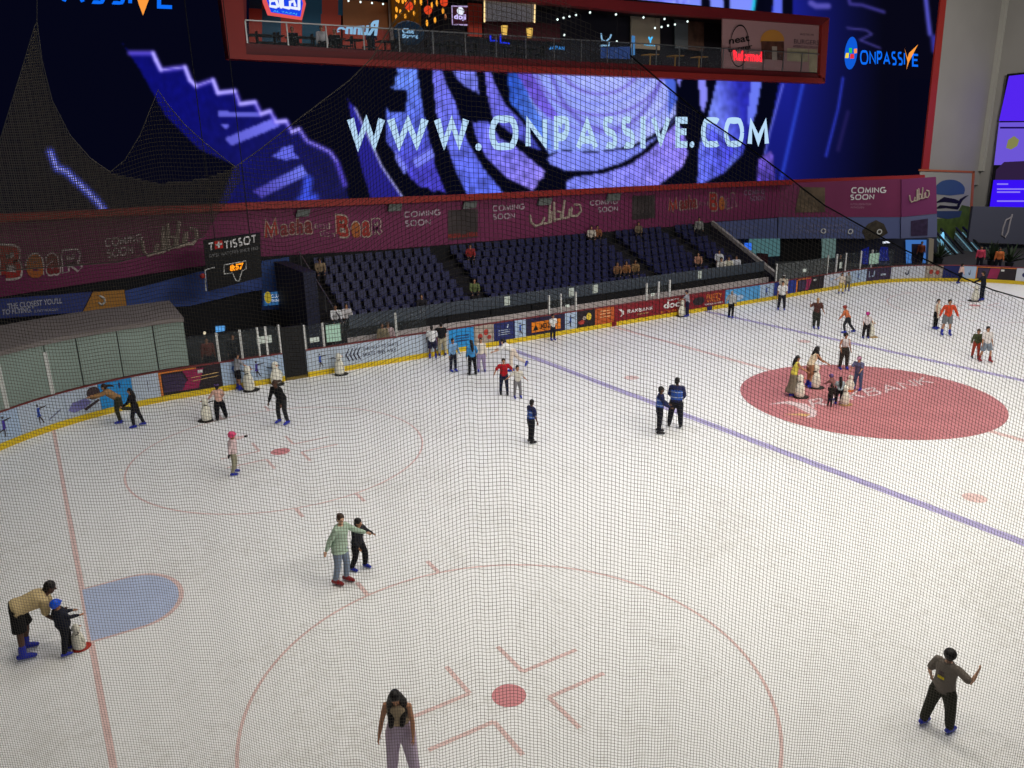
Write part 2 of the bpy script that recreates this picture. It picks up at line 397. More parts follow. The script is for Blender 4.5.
def blob(uc, vc, ru, rv, n=14): return [(uc+ru*math.cos(2*math.pi*k/n), vc+rv*math.sin(2*math.pi*k/n)) for k in range(n)]
EMB = [[(.46, .3), (.52, .25), (.58, .35), (.57, .55), (.6, .8), (.54, .6), (.53, .4), (.5, .36), (.48, .42), (.46, .55), (.43, .45)]]
ad(-60, -20, LB, 'pale blue rink board beyond the left edge of the net')
ad(-20, 20, LB, 'pale blue rink board with a small violet skater, leftmost of the corner', fig(.62, .62, SKP, 1))
ad(20, 66, LB2, 'pale blue rink board with a blue dressed skater and pencil shadow', fig(.42, .62, SKB) + [('shadow_stroke', G_([[(.6, .2), (.62, .16), (.9, .42), (.88, .46)]]), mat('grey ink', (110, 115, 140)))])
ad(66, 100, LB2, 'rink board with a photo of a dark haired person lying on the ice', [('photo_hair', G_([blob(.84, .72, .2, .26)]), BR),
   ('photo_clothes', G_([[(.05, .3), (.2, .55), (.6, .6), (.75, .4), (.5, .2), (.2, .15)]]), mat('lavender print', (120, 118, 170))), ('photo_sleeve', G_([[(.5, .2), (.95, .45), (1, .38), (.55, .1)]], -.016), BR)])
ad(100, 133, CYAN, 'bright blue rink board behind the girl leaning forward', [('small_emblem', G_([[(.6, .7), (.66, .7), (.66, .9), (.6, .9)]]), NAVY)])
ad(133, 160, LB2, 'pale rink board with one dark curled emblem near the green screen', [('emblem', G_(EMB), INK)])
ad(160, 222, VDK, 'orange framed rink board with magenta stripes below the misted screen', [('frame_print', R_(0, .035, 0, 1), ORB), ('frame_top', R_(0, .6, .93, 1), ORB), ('magenta_field', G_([[(.28, .08), (.6, .08), (.72, .93), (.38, .93), (.45, .5)]]), MAG),
   ('photo', G_([[(.05, .08), (.36, .1), (.42, .5), (.36, .85), (.06, .9)]], -.016), DPUR), ('photo_figures', G_([blob(.16, .3, .05, .18), blob(.24, .4, .05, .2)], -.018), YP), ('stripes', G_([[(.5, .55), (.95, .62), (.95, .65), (.5, .58)], [(.52, .4), (.95, .47), (.95, .5), (.52, .43)]], -.018), GOLD), ('sticker', R_(.62, .7, .72, .86, -.018), WHT)])
ad(222, 284, LB, 'pale blue rink board with a violet skater beside the dark gate', fig(.55, .62, SKP))
ad(307, 428, LB2, 'long pale rink board with four dark chevrons and skate direction words', fig(.1, .55, SKB) + [('chevrons', G_([[(u+.03, .82), (u+.038, .82), (u+.012, .5), (u+.036, .18), (u+.026, .18), (u, .5)] for u in (.3, .33, .36, .39)], -.014), INK),
   ('direction_words', T_('SKATE THIS WAY', .44, .72, .3, .5), INK), ('direction_words_above', T_('THIS WAY TO SKATE', .44, .74, .62, .78, 0), INK)])
ad(428, 449, LB2, 'pale rink board behind the skater in black shirt', [('purple_mark', G_([blob(.5, .5, .2, .25)]), mat('pale violet print', (150, 130, 175)))])
ad(449, 474, CYAN, 'bright cyan rink board with faint small lines', [('small_lines', lambda m, a, b: [rects(m, a, b, .25, .8, v, v+.05, -.014) for v in (.3, .45, .6)], NAVY)])
ad(474, 494, BEIGE, 'beige floral rink board left of the navy board', [('flower_print', G_([blob(.3, .4, .12, .16), blob(.6, .6, .12, .18), blob(.75, .3, .1, .12)]), CRIM)])
ad(494, 515, NAVY, 'navy rink board with fine pale lines above the near blue line', [('small_lines', lambda m, a, b: [rects(m, a, b, .2, .75, v, v+.035, -.014) for v in (.3, .42, .54)], LB2), ('emblem', G_([[(.6, .68), (.66, .66), (.7, .86), (.66, .88)]]), LB2)])
ad(515, 526, LB, 'narrow pale rink board with a blue skater left of the orange sign', fig(.45, .6, SKB))
ad(526, 565, mat('midnight print', (38, 30, 62), .4), 'midnight blue rink board with an orange plate and black letters', [('orange_plate', R_(.14, .88, .14, .76), mat('amber print', (228, 128, 30), .4)), ('plate_letters', T_('JOZZY', .34, .82, .3, .62, .04), BLK), ('plate_emblem', G_([[(.17, .25), (.31, .25), (.24, .6)]], -.016), BLK)])
ad(565, 577, LB, 'narrow pale rink board with a thin blue skater right of the orange sign', fig(.45, .6, SKB, 1))
ad(577, 595, VDK, 'dark rink board with red and yellow picture patches', [('red_patch', G_([blob(.25, .3, .18, .14)]), CRIM), ('yellow_patch', G_([blob(.65, .6, .14, .24)]), YP), ('pale_patch', G_([blob(.4, .55, .1, .12)], -.016), CREAM)])
ad(595, 614.5, ORN, 'mottled orange rink board left of the red centre mark', [('pale_rows', lambda m, a, b: [rects(m, a, b, .25, .8, v, v+.07, -.014) for v in (.4, .6, .78)], mat('peach print', (225, 160, 110)))])
ad(614.5, 659, MAR, 'maroon rink board with white bank lettering and curl', [('bank_letters', T_('RAKBANK', .28, .85, .4, .66, .03), WHITEP), ('bank_curl', G_([[(.08, .75), (.14, .78), (.2, .6), (.2, .4), (.12, .25), (.16, .42), (.15, .6)]]), WHITEP), ('small_words', T_('simply better', .5, .76, .2, .3), GOLD)])
ad(659, 690, MAR, 'maroon rink board with large white rounded letters', [('big_letters', T_('doc', .14, .66, .34, .8, .03), WHITEP), ('top_words', T_('SOUTH', .25, .62, .84, .95), WHITEP), ('bottom_words', T_('BY THE BAY', .06, .62, .05, .2), ORB)])
ad(690, 725, MAR, 'maroon rink board with gold letters and a dark round picture', [('gold_letters', T_('FUZZY', .45, .9, .55, .9, .04), ORB), ('gold_letters_below', T_('WILD', .47, .85, .3, .5, .04), ORB), ('dark_round_picture', G_([blob(.24, .5, .17, .3)]), VDK), ('white_words', T_('SPECIALITIES', .42, .95, .1, .22), WHITEP)])
ad(725, 760, SKYP, 'sky blue rink board with pale clouds', [('cloud_print', G_([blob(.2, .4, .15, .3), blob(.4, .3, .12, .2)]), LB)])
ad(760, 774, LB, 'narrow pale rink board with a blue skater at the far blue line', fig(.45, .6, SKB))
ad(774, 796, mat('royal blue print', (28, 50, 135), .4), 'royal blue rink board behind the two men in white', [])
ad(796, 824, VDK, 'orange framed magenta and black rink board right of the royal blue one', [('frame_print', R_(0, .05, 0, 1), ORB), ('frame_top', R_(0, .5, .93, 1), ORB), ('magenta_field', G_([[(.28, .05), (.45, .05), (.55, .92), (.3, .92)]]), MAG), ('photo', G_([[(.08, .08), (.34, .1), (.36, .85), (.08, .88)]], -.016), DPUR), ('sticker', R_(.6, .7, .7, .82, -.016), WHT)])
ad(824, 850, WBAN, 'plain whitish rink board behind the yellow trousers', [('small_mark', G_([blob(.3, .6, .1, .1)]), LB)])
ad(850, 866.5, LB, 'pale rink board with a dark blue skater at the far corner', fig(.5, .58, SKB))
ad(866.5, 891, DPUR, 'dark purple rink board with pale patches at the far corner', [('pale_letters', T_('LJ', .1, .35, .3, .8, .02), LB), ('pale_lines', R_(.6, .8, .35, .5), LB2)])
ad(891, 925, WBAN, 'whitish rink board with one small emblem in the far corner', [('emblem', G_([[(u*.8+.08, v) for u, v in EMB[0]]]), INK)])
ad(925, 943, BEIGE, 'beige floral rink board in the far corner', [('flower_print', G_([blob(.35, .5, .12, .2), blob(.7, .45, .12, .2)]), CRIM)])
ad(943, 963, NAVY, 'navy rink board behind the far skater in pink', [])
ad(963, 976, LB, 'narrow pale rink board with an emblem, far right corner', [('emblem', G_(EMB), INK)])
ad(976, 1016, VDK, 'orange framed magenta and black rink board at the far right', [('frame_print', R_(0, .03, 0, 1), ORB), ('frame_top', R_(0, 1, .94, 1), ORB), ('magenta_field', G_([[(.3, .05), (.55, .05), (.6, .9), (.35, .9)]]), MAG), ('photo', G_([[(.06, .08), (.3, .1), (.32, .85), (.06, .88)]], -.016), DPUR), ('sticker', R_(.62, .7, .68, .84, -.016), WHT)])
ad(1016, 1060, WBAN, 'whitish rink board cut by the right edge of the photo', [('blue_mark', G_([blob(.2, .5, .06, .2)]), NAVY)])
mk = MB()
for px, c in ((613.8, 'r'),):
    s = s_at(px); rects(mk, s-.16, s+.16, 0, 1, -.28, .02, -.045)
o = obj('centre_line_marker', mk, MAR); tag(o, 'red centre line marker on the yellow kick plate', 'marker')
for px, lab in ((502, 'blue line marker on the kick plate below the navy board'), (709.5, 'blue line marker on the kick plate below the gold letters')):
    s = s_at(px); mk = MB(); rects(mk, s-.2, s+.2, 0, 1, -.28, .02, -.045); o = obj('blue_line_marker', mk, NAVY); tag(o, lab, 'marker')
# dark gate (open gap with a black curtain) between boards
s0, s1 = s_at(284.5), s_at(306.5); g = empty('rink_gate', path((s0+s1)/2, .1)[0]); tag(g, 'tall black gate standing open between two pale boards', 'gate')
def gpl(name, za, zb, o0, o1, m, u0=0, u1=1):
    a, b = s0+(s1-s0)*u0+.01, s0+(s1-s0)*u1-.01
    P = [path(a, o0)[0], path(b, o0)[0], path(b, o1)[0], path(a, o1)[0]]
    x = MB().add([p+V((0, 0, za)) for p in P] + [p+V((0, 0, zb)) for p in P], [(0,3,2,1),(4,5,6,7),(0,1,5,4),(1,2,6,5),(2,3,7,6),(3,0,4,7)])
    o = obj(name, x, m, g); o.location = -g.location
gpl('door_panel', .12, 2.25, .02, .14, BLK); gpl('frame_post', 0, 2.32, 0, .16, DGREY, 0, .06); gpl('frame_post', 0, 2.32, 0, .16, DGREY, .94, 1); gpl('threshold', 0, .12, -.02, .16, mat('gate sill', (120, 100, 40)))
# rink glass with posts
GG = 'rink glass panes above the boards'
def glass(px0, px1, zt, lab, posts, mt=GL, out=.06, stickers=()):
    a, b = s_at(px0), s_at(px1); r = empty('rink_glass', path((a+b)/2, out)[0]); r.location.z = bh((a+b)/2); tag(r, lab, 'rink glass')
    n = max(1, int((b-a)/.6)); m = MB()
    for k in range(n):
        sa, sb = a+(b-a)*k/n, a+(b-a)*(k+1)/n
        m.add([path(sa, out)[0]+V((0, 0, bh(sa)+.005)), path(sb, out)[0]+V((0, 0, bh(sb)+.005)), path(sb, out)[0]+V((0, 0, zt)), path(sa, out)[0]+V((0, 0, zt)),
               path(sa, out+.02)[0]+V((0, 0, bh(sa)+.005)), path(sb, out+.02)[0]+V((0, 0, bh(sb)+.005)), path(sb, out+.02)[0]+V((0, 0, zt)), path(sa, out+.02)[0]+V((0, 0, zt))],
              [(0,1,2,3),(7,6,5,4),(3,2,6,7),(0,4,5,1)])
    o = obj('pane', m, mt, r); o.location = -r.location
    for p in posts:
        s = s_at(p); c = path(s, out+.01)[0]; z0 = bh(s)+.005
        o = obj('post', MB().box((c.x-.04, c.y-.03, z0), (c.x+.04, c.y+.05, zt+.03)), WHT, r); o.location = -r.location
    for (p, z0, z1, w, mt2) in stickers:
        s = s_at(p); m = MB(); P = [path(s-w, out-.012)[0], path(s+w, out-.012)[0]]
        m.add([P[0]+V((0, 0, z0)), P[1]+V((0, 0, z0)), P[1]+V((0, 0, z1)), P[0]+V((0, 0, z1))], [(0, 1, 2, 3)])
        o = obj('sticker', m, mt2, r); o.location = -r.location
    return r
PAPER = mat('paper notice', (205, 215, 205)); PGREEN = mat('pale green notice', (170, 205, 185))
glass(193, 284, 2.35, 'rink glass with white posts beside the black gate', (222, 245, 262, 270, 283), stickers=[(268, 1.7, 2.0, .3, PAPER)])
glass(307, 428, 2.2, 'long rink glass with notices right of the black gate', (308, 326, 398), stickers=[(317, 1.45, 1.65, .2, PAPER), (336, 1.35, 2.1, .33, PGREEN)])
glass(549, 578, 2.05, 'short rink glass of two panes above the orange sign board', (550, 562, 576.5), stickers=[(568, 1.35, 1.5, .12, PAPER)])
glass(646, 671, 2.0, 'short rink glass of two panes above the bank board', (647, 659, 670), stickers=[(653, 1.3, 1.45, .12, PAPER)])
glass(775, 828, 2.1, 'rink glass below the grey handrail', (776,), glassmat('smoked glass', (66, 70, 70), .85), stickers=[(804, 1.4, 1.6, .2, PAPER)])
glass(826, 893, 2.2, 'rink glass with five white posts by the blue lit kiosk', (827, 836, 845, 860, 871), stickers=[(840, 1.3, 1.7, .12, PAPER), (873, 1.3, 2.0, .4, PGREEN)])
# misted screen and canopy at left
sa, sb = -1.0, s_at(192.5); sa = s_at(-70)
r = empty('misted_screen', path((sa+sb)/2, .2)[0]); tag(r, 'grey green misted plastic screen standing on the left boards', 'screen')
cuts = [sa, s_at(12), s_at(57), s_at(88), s_at(127), s_at(162), sb]
for a, b in zip(cuts, cuts[1:]):
    m = MB(); n = 3
    for k in range(n):
        x, y = a+.02+(b-a-.04)*k/n, a+.02+(b-a-.04)*(k+1)/n
        P = [path(x, .05)[0], path(y, .05)[0], path(y, .09)[0], path(x, .09)[0]]
        m.add([p+V((0, 0, 1.25)) for p in P] + [p+V((0, 0, 3.02)) for p in P], [(0,3,2,1),(4,5,6,7),(0,1,5,4),(1,2,6,5),(2,3,7,6),(3,0,4,7)])
    o = obj('plastic_panel', m, FOG, r); o.location = -r.location
for p in (12, 57):
    c = path(s_at(p), .03)[0]; o = obj('post', MB().box((c.x-.06, c.y-.05, 1.25), (c.x+.06, c.y+.05, 2.75)), WHT, r); o.location = -r.location
c = MB(); n = 14
fr = [path(sa+(sb-sa)*k/n, -.02)[0]+V((0, 0, 3.0)) for k in range(n+1)]
bk = [path(sa+(sb-sa)*k/n, 2.9)[0]+V((0, 0, 3.22)) for k in range(n+1)]
for k in range(n):
    c.add([fr[k], fr[k+1], bk[k+1], bk[k], fr[k]+V((0, 0, .16)), fr[k+1]+V((0, 0, .16)), bk[k+1]+V((0, 0, .16)), bk[k]+V((0, 0, .16))],
          [(0,3,2,1),(4,5,6,7),(0,1,5,4),(1,2,6,5),(2,3,7,6),(3,0,4,7)])
can = obj('canopy', c, mat('grey canopy', (122, 114, 110), .7, noise=.15, nscale=.7)); tag(can, 'sloping grey canopy roof above the misted screen', 'canopy')
pf = [path(s_at(182), .2)[0], path(s_at(182), 2.8)[0], path(s_at(100), 2.8)[0]]
for i, p in enumerate(pf): 
    o = obj('post', MB().box((p.x-.06, p.y-.06, -.06), (p.x+.06, p.y+.06, 3.1 if i == 0 else 3.2)), DGREY, can)
lm = MB(); a, b = path(s_at(8), -.05)[0], path(s_at(50), -.05)[0]
# ------------------------------------------------------------------ stands
struct('floor_walkway', MB().box((11.5, 15.25, -.06), (40.5, 16.75, 0.02)), mat('walkway floor', (70, 66, 68), .8), label='walkway behind the boards')
st = MB(); st.box((12.0, 16.78, 0), (39.6, 16.9, .98)); o = obj('low_wall', st, mat('pale low wall', (196, 184, 180), .6, noise=.1, nscale=2)); tag(o, 'long pale low wall in front of the seating', 'low wall')
AISLES = [(19.3, 20.6), (31.2, 32.4)]
NROW = 8; RY = lambda k: 17.35+.74*k; RZ = lambda k: .72+.345*k
stm = MB()
for k in range(NROW): stm.box((11.6, RY(k)-.15, 0 if k == 0 else RZ(k-1)-.1), (40.2, RY(k)+.61 if k < NROW-1 else 23.15, RZ(k)))
stand = tag(obj('seating_terrace', stm, mat('dark terrace concrete', (30, 28, 34), .85)), 'dark stepped terrace carrying the rows of blue seats', 'terrace')
gb = MB(); gb.box((12.2, 17.0, 1.36), (39.4, 17.03, 1.98)); bal = empty('glass_balustrade', (12.2, 17, 1.36)); tag(bal, 'long frosted glass balustrade in front of the blue seats', 'balustrade')
o = obj('glass', gb, glassmat('frosted glass', (74, 82, 92), .8, .4), bal); o.location = -bal.location
for i in range(12):
    x = 12.3+i*2.45; o = obj('post', MB().box((x-.03, 17.04, .7), (x+.03, 17.09, 2.0)), METAL, bal); o.location = -bal.location
for x, w in ((24.6, .16), (26.2, .18), (33.9, .14), (20.6, .16)):
    o = obj('notice', MB().box((x-w, 16.985, 1.45), (x+w, 16.995, 1.9)), PAPER, bal); o.location = -bal.location
fas = MB(); fas.box((12, 17.04, .72), (39.6, 17.18, 1.36)); tag(obj('terrace_recess_shade', fas, DARK), 'dark strip painted as the shaded recess under the glass balustrade', 'fascia')  # dark box stands for the shade in the recess below the platform
# seats
SEATM = mat('navy plastic seat', (32, 34, 74), .5)
sm = MB()
sm.box((-.21, -.16, .30), (.21, .24, .36)); 
sm.slab([V((-.21, .17, .34)), V((.21, .17, .34)), V((.20, .29, .80)), V((-.20, .29, .80))], (0, -1, .2), .05)
sm.box((-.04, -.02, 0), (.04, .2, .31)); sm.box((-.23, -.12, .46), (-.205, .2, .49)); sm.box((.205, -.12, .46), (.23, .2, .49))
smesh = sm.mesh('stadium_seat'); smesh.materials.append(SEATM)
spots = []
for k in range(NROW):
    x = 12.9
    while x < 38.9:
        if not any(a < x < b for a, b in AISLES) and not (x > 36.3 and x < 37.3) : spots.append((x, RY(k)+.12, RZ(k), k))
        x += .56
spots.sort(key=lambda p: (V(p[:3])-CAM).length)
rown = ['lowest', 'second', 'third', 'fourth', 'fifth', 'sixth', 'seventh', 'topmost']
for (x, y, z, k) in spots[:300]:
    o = bpy.data.objects.new('stadium_seat', smesh); COL.objects.link(o); o.location = (x, y, z)
    tag(o, f'navy plastic tip-up seat in the {rown[k]} row of the terrace', 'seat', f'navy seats in the {rown[k]} row of the terrace')
rest = MB()
for (x, y, z, k) in spots[300:]:
    rest.add([(v[0]+x, v[1]+y, v[2]+z) for v in sm.v], sm.f)
if rest.v: tag(obj('stadium_seats', rest, SEATM), 'block of navy seats at the far end of the terrace', 'seat', kind='stuff')
# stair handrail wall at right of terrace
A, B = V((40.75, 16.9, .8)), V((40.75, 22.9, 3.9))
hr = MB(); hr.slab([V((40.6, 16.6, .55)), V((40.6, 22.9, 3.75)), V((40.6, 22.9, 4.0)), V((40.6, 16.6, .85))], (-1, 0, 0), .22)
o = obj('stair_parapet', hr, mat('pale stone rail', (158, 152, 144), .6)); tag(o, 'sloping pale parapet rail along the right edge of the seating', 'stair rail')
hw = MB(); hw.slab([V((40.65, 16.6, 0)), V((40.65, 22.9, 0)), V((40.65, 22.9, 3.75)), V((40.65, 16.6, .55))], (-1, 0, 0), .12); obj('side_wall', hw, mat('terrace side', (50, 48, 58), .7), o)
hr = MB()
for k in range(6):
    p = V((12.0, 17.3+k*1.1, .72+k*.512)); hr.tube([p, p+V((0, 0, .95))], .025, 6)
hr.tube([V((12.0, 17.2, 1.62)), V((12.0, 23.0, 4.3))], .03, 6)
tag(obj('stair_handrail', hr, METAL), 'thin metal handrail on the left stair of the seating', 'handrail')
# ------------------------------------------------------------------ back wall, banners
bw = MB(); _zo = BACK.at(745, 239).z; bw.box((-25, 23.22, -.06), (40.85, 23.44, 5.0)); bw.box((40.85, 23.22, _zo), (47.6, 23.44, 5.0)); bw.box((-25, 23.22, 5.0), (47.6, 23.44, 5.9)); 
struct('wall_back', bw, DARK)
# chamfer wall: upper slab only; openings beneath
def chp(x, y, o=0): return CH.at(x, y, o)
PURPLE_Q = [(-60, 302), (0, 297), (262, 256.5), (380, 250), (539, 237), (679, 226), (715, 221.5), (780, 217), (780, 182.5), (696, 187.5), (476, 199.5), (256, 208), (0, 221), (-60, 225)]
ban = panel('banner', BACK, PURPLE_Q, PURP, .02, .03); tag(ban, 'long magenta banner with film titles under the giant screen', 'banner')
bright = mat('lit-tone magenta banner', (122, 50, 98), .6)  # brighter copy of the banner colour stands for a facet catching more light
chw = panel('banner', CH, [(778, 217), (901, 217), (901, 179), (778, 183.5)], PURP, .03, .25); tag(chw, 'magenta banner on the angled wall reading COMING SOON', 'banner')
chb = panel('banner', CH, [(901.5, 217), (937, 213.5), (936, 177), (901.5, 179.5)], bright, .1, .3); tag(chb, 'short lit-tone magenta banner at the right end with one small title', 'banner')
sl = panel('sign_band', CH, [(778, 240), (900, 266), (900, 217.3), (778, 217.3)][0:0] or [(778, 238.5), (900, 238.5), (900, 217.3), (778, 217.3)], SLATE, .02, .2); tag(sl, 'slate blue sign band under the angled magenta banner', 'sign')
sl2 = panel('sign_band', BACK, [(714, 239), (777, 238.5), (777, 218), (711, 222.5)], SLATE, .03, .03); tag(sl2, 'slate blue sign band right of the seating under the banner', 'sign')
sl3 = panel('sign_band', CH, [(901, 238.5), (937, 237), (937, 214), (901, 217.3)], mat('light slate', (98, 104, 140), .6), .1, .2); tag(sl3, 'slate panel with a dark framed picture under the bright banner', 'sign')
panel('framed_picture', CH, [(911, 236), (927.5, 235.5), (928, 218.5), (911, 221)], DPUR, .13, .02, sl3)
lettering('lettering', BACK, [('ARE YOU READY TO PLAY?', [(728, 230.5), (757, 228.5), (757, 226), (728, 228)])], mat('faded letters', (130, 130, 160)), .06, sl2)
lettering('lettering', CH, [("DON'T GET IN YOUR HEART,", [(796, 228.2), (846, 227), (846, 224), (796, 225)]), ('DO IT WITH YOUR SKATES', [(792, 233.5), (846, 232.3), (846, 229), (792, 230)])], mat('faded letters', (130, 130, 160)), .05, sl)
m = MB(); m.add(CH.q([(866, 240), (880, 238), (888, 233), (884, 224), (876, 220), (868, 224), (862, 231)], .05), [tuple(range(7))]); obj('dark_picture', m, mat('brown print', (70, 62, 50), .6, noise=.5, nscale=3), sl)
m = MB()
for cx_, cy_ in ((823.5, 231), (850.5, 231.5), (879.5, 231.8)):
    c0 = CH.at(cx_, cy_, .07); rt = V((-CH.N.y, CH.N.x, 0))
    for k in range(16):
        a, b = 2*math.pi*k/16, 2*math.pi*(k+1)/16
        m.add([c0+rt*(rr*math.cos(q))+V((0, 0, rr*math.sin(q))) for rr, q in ((.12, a), (.2, a), (.2, b), (.12, b))], [(0, 1, 2, 3)])
obj('ring_fittings', m, WHT, sl)
# banner lettering
def CS(pl, parent, c, s, mt=WHITEP, out=.05, small=None):
    lettering('lettering', pl, [('COMING', c), ('SOON', s)], mt, out, parent, bold=.035)
FAD = mat('faded cream letters', (180, 165, 172))
CS(BACK, ban, [(404, 217.8), (441, 215), (440.6, 209.2), (404, 211.8)], [(405, 226.8), (430.5, 224.8), (430.5, 218.8), (405, 220.5)], FAD)
CS(BACK, ban, [(492.5, 211.5), (525, 209.3), (525, 203.5), (492.5, 205.5)], [(493, 219.8), (515, 218.5), (515, 212.7), (493, 214)], FAD)
CS(BACK, ban, [(590, 205.8), (618, 204), (618, 199), (590, 200.5)], [(598, 212.5), (618, 211), (618, 206), (598, 207.3)], FAD)
CS(BACK, ban, [(744, 195.5), (765, 194), (765, 189), (744, 190.3)], [(750, 201), (765, 200), (765, 195.3), (750, 196.3)], mat('dim letters', (140, 110, 135)))
CS(BACK, ban, [(105, 247.5), (143, 241.5), (142.6, 232.8), (104.6, 238.8)], [(107, 258.5), (133, 254.2), (133, 245.5), (107, 249.5)], mat('bright cream letters', (200, 185, 180)))
CS(CH, chw, [(851, 193.3), (886.5, 193), (886.5, 187), (851.5, 187.3)], [(850, 200), (874, 199.5), (874.5, 194), (850.5, 194.6)], WHITEP, .06)
lettering('lettering', CH, [('IN COLLABORATION', [(850.5, 205.3), (871, 205.2), (871, 203), (850.5, 203.2)]), ('WITH DUBAI', [(850.5, 208.5), (864, 208.3), (864, 206.3), (850.5, 206.5)])], mat('faint letters', (165, 120, 140)), .06, chw)
RD = [mat('title red', (165, 50, 44)), mat('title orange', (178, 100, 48)), mat('title brown red', (128, 42, 46)), mat('title violet', (120, 48, 90))]
def title(items, parent, pl=BACK, cream=CREAM):
    for i, (ch, q, ci) in enumerate(items):
        m = MB(); Q = pl.q(q, .045); text_on(m, ch, Q, .095, grow=.0); obj('title_outline', m, cream, parent)
        m = MB(); Q = pl.q(q, .06); text_on(m, ch, Q, .035, grow=-.07); obj('title_letter', m, RD[ci], parent)
title([('M', [(264, 242), (279, 238), (278, 216), (263, 219)], 0), ('a', [(280, 237), (288.5, 236), (288.5, 223.5), (280, 224)], 2), ('s', [(289, 235.5), (295.5, 235), (295.5, 221.5), (289, 222)], 2), ('h', [(296, 235), (303.5, 234.5), (303.5, 217.5), (296, 218)], 2),
       ('a', [(304, 234.5), (313, 234.5), (313, 220), (304, 220.5)], 2), ('and', [(314.5, 228.5), (330, 229), (330, 223), (314.5, 221.5)], 3), ('the', [(319, 236), (335, 237.5), (335, 231.5), (319, 230)], 3),
       ('B', [(336, 237.5), (350, 239), (349, 215), (335, 213.5)], 0), ('e', [(350.5, 239), (361, 239), (361, 221), (350.5, 220.5)], 1), ('a', [(361.5, 238), (371, 237.5), (371, 219.5), (361.5, 220.5)], 0), ('R', [(371.5, 237), (383, 235), (381, 217), (371, 218.5)], 3)], ban)
CR2 = mat('dim cream print', (150, 128, 120))
title([('M', [(668, 214), (678, 211.5), (678, 196), (668, 198)], 0), ('asha', [(679, 211), (698, 208.5), (698, 194), (679, 196)], 2), ('and', [(699, 205), (708, 205.5), (708, 201.5), (699, 200)], 3), ('B', [(709, 211.5), (718, 212), (718, 192), (709, 192)], 0), ('e', [(718.5, 211.5), (725, 211), (725, 196), (718.5, 196)], 1), ('aR', [(725.5, 210.5), (737.5, 206.5), (737, 191), (725.5, 194)], 3)], ban, cream=CR2)
title([('B', [(0, 281), (23, 280), (22, 244), (-2, 243.5)], 0), ('e', [(25, 281), (45, 279), (44, 252), (25, 253)], 1), ('a', [(46, 277), (61, 275), (60.5, 252), (45, 253)], 2), ('R', [(62, 276), (84, 271), (80, 247), (61, 250)], 3)], ban, cream=mat('bright cream letters', (200, 185, 180)))
def squiggle(pl, parent, x0, x1, yb0, yb1, h, out=.05, cream=CREAM):      # flowing Arabic title: baseline bowls and tall strokes
    m = MB(); m2 = MB(); n = 9
    def at(u, v, o): return pl.at(x0+(x1-x0)*u, yb0+(yb1-yb0)*u - h*v, o)
    strokes = [[(.0, .55), (.02, .25), (.1, .05), (.22, .1), (.27, .35)], [(.27, .1), (.4, .12), (.42, .55)], [(.36, .1), (.38, .9)], [(.47, .15), (.46, .97)], [(.5, .2), (.58, .2), (.6, .5), (.53, .55)],
               [(.62, .2), (.66, 1.0)], [(.66, .2), (.74, .22), (.76, .55)], [(.78, .25), (.8, .62)], [(.8, .25), (.9, .22), (.98, .4), (.96, .7), (.86, .75)]]
    for k, sline in enumerate(strokes):
        for mm, w, o in ((m, .062, out), (m2, .03, out+.015)):
            P = [at(u, v, o) for u, v in sline]
            sc_ = (pl.at(x0, yb0)-pl.at(x0, yb0-h)).length
            mm.tube(P, [w*sc_]*len(P), 6, ref=None)
    a = obj('title_outline', m, cream, parent); b = obj('title_letter', m2, RD[0], parent)
squiggle(BACK, ban, 530, 582, 228, 220, 22); squiggle(BACK, ban, 142, 198, 258, 250, 30); squiggle(CH, chb, 909.5, 929.5, 203, 200, 13, .13)
for q in ([(448, 240), (478, 237.5), (478, 209), (448, 210)], [(632, 220), (655, 218), (655, 195), (632, 196)]): obj('dim_picture', MB().add(BACK.q(q, .045), [(0, 1, 2, 3)]), mat('dim picture print', (72, 62, 62), .6, noise=.5, nscale=1.2), ban)
m = MB(); m.add(CH.q([(795, 212.5), (825, 212), (825, 187.5), (800, 187)], .06), [(0, 1, 2, 3)]); obj('dim_picture', m, mat('olive picture print', (110, 92, 70), .6, noise=.5, nscale=1.2), chw)
lettering('lettering', BACK, [('MASHA and BEAR', [(448, 238.5), (478, 236.3), (478, 232), (448, 234)])], RD[0], .06, ban, .03)
m = MB()
for x, y in ((303, 213), (395, 207.5), (470, 205), (545, 201.5), (614, 197)): m.add(BACK.q([(x-7, y+4), (x+6, y+3.5), (x+7, y-4), (x-6, y-3)], .09), [(0, 1, 2, 3)])
sp = obj('floodlight', m, mat('grey lamp face', (125, 128, 125))) if False else None
for i, (x, y) in enumerate(((303, 213), (395, 207.5), (470, 205), (545, 201.5), (614, 197))):
    o = panel('floodlight', BACK, [(x-7, y+4), (x+6, y+3.2), (x+7.5, y-3.8), (x-5.5, y-3)], mat('grey lamp face', (105, 110, 106)), .25, .12)
    obj('bracket', MB().tube([BACK.at(x, y, .0), BACK.at(x, y, .2)], .03, 6), DGREY, o)
    tag(o, ['grey floodlight box above the big red film title', 'grey floodlight box left of the first COMING SOON', 'grey floodlight box above the green and brown picture', 'grey floodlight box above the flowing title', 'grey floodlight box right of the flowing title'][i], 'floodlight')
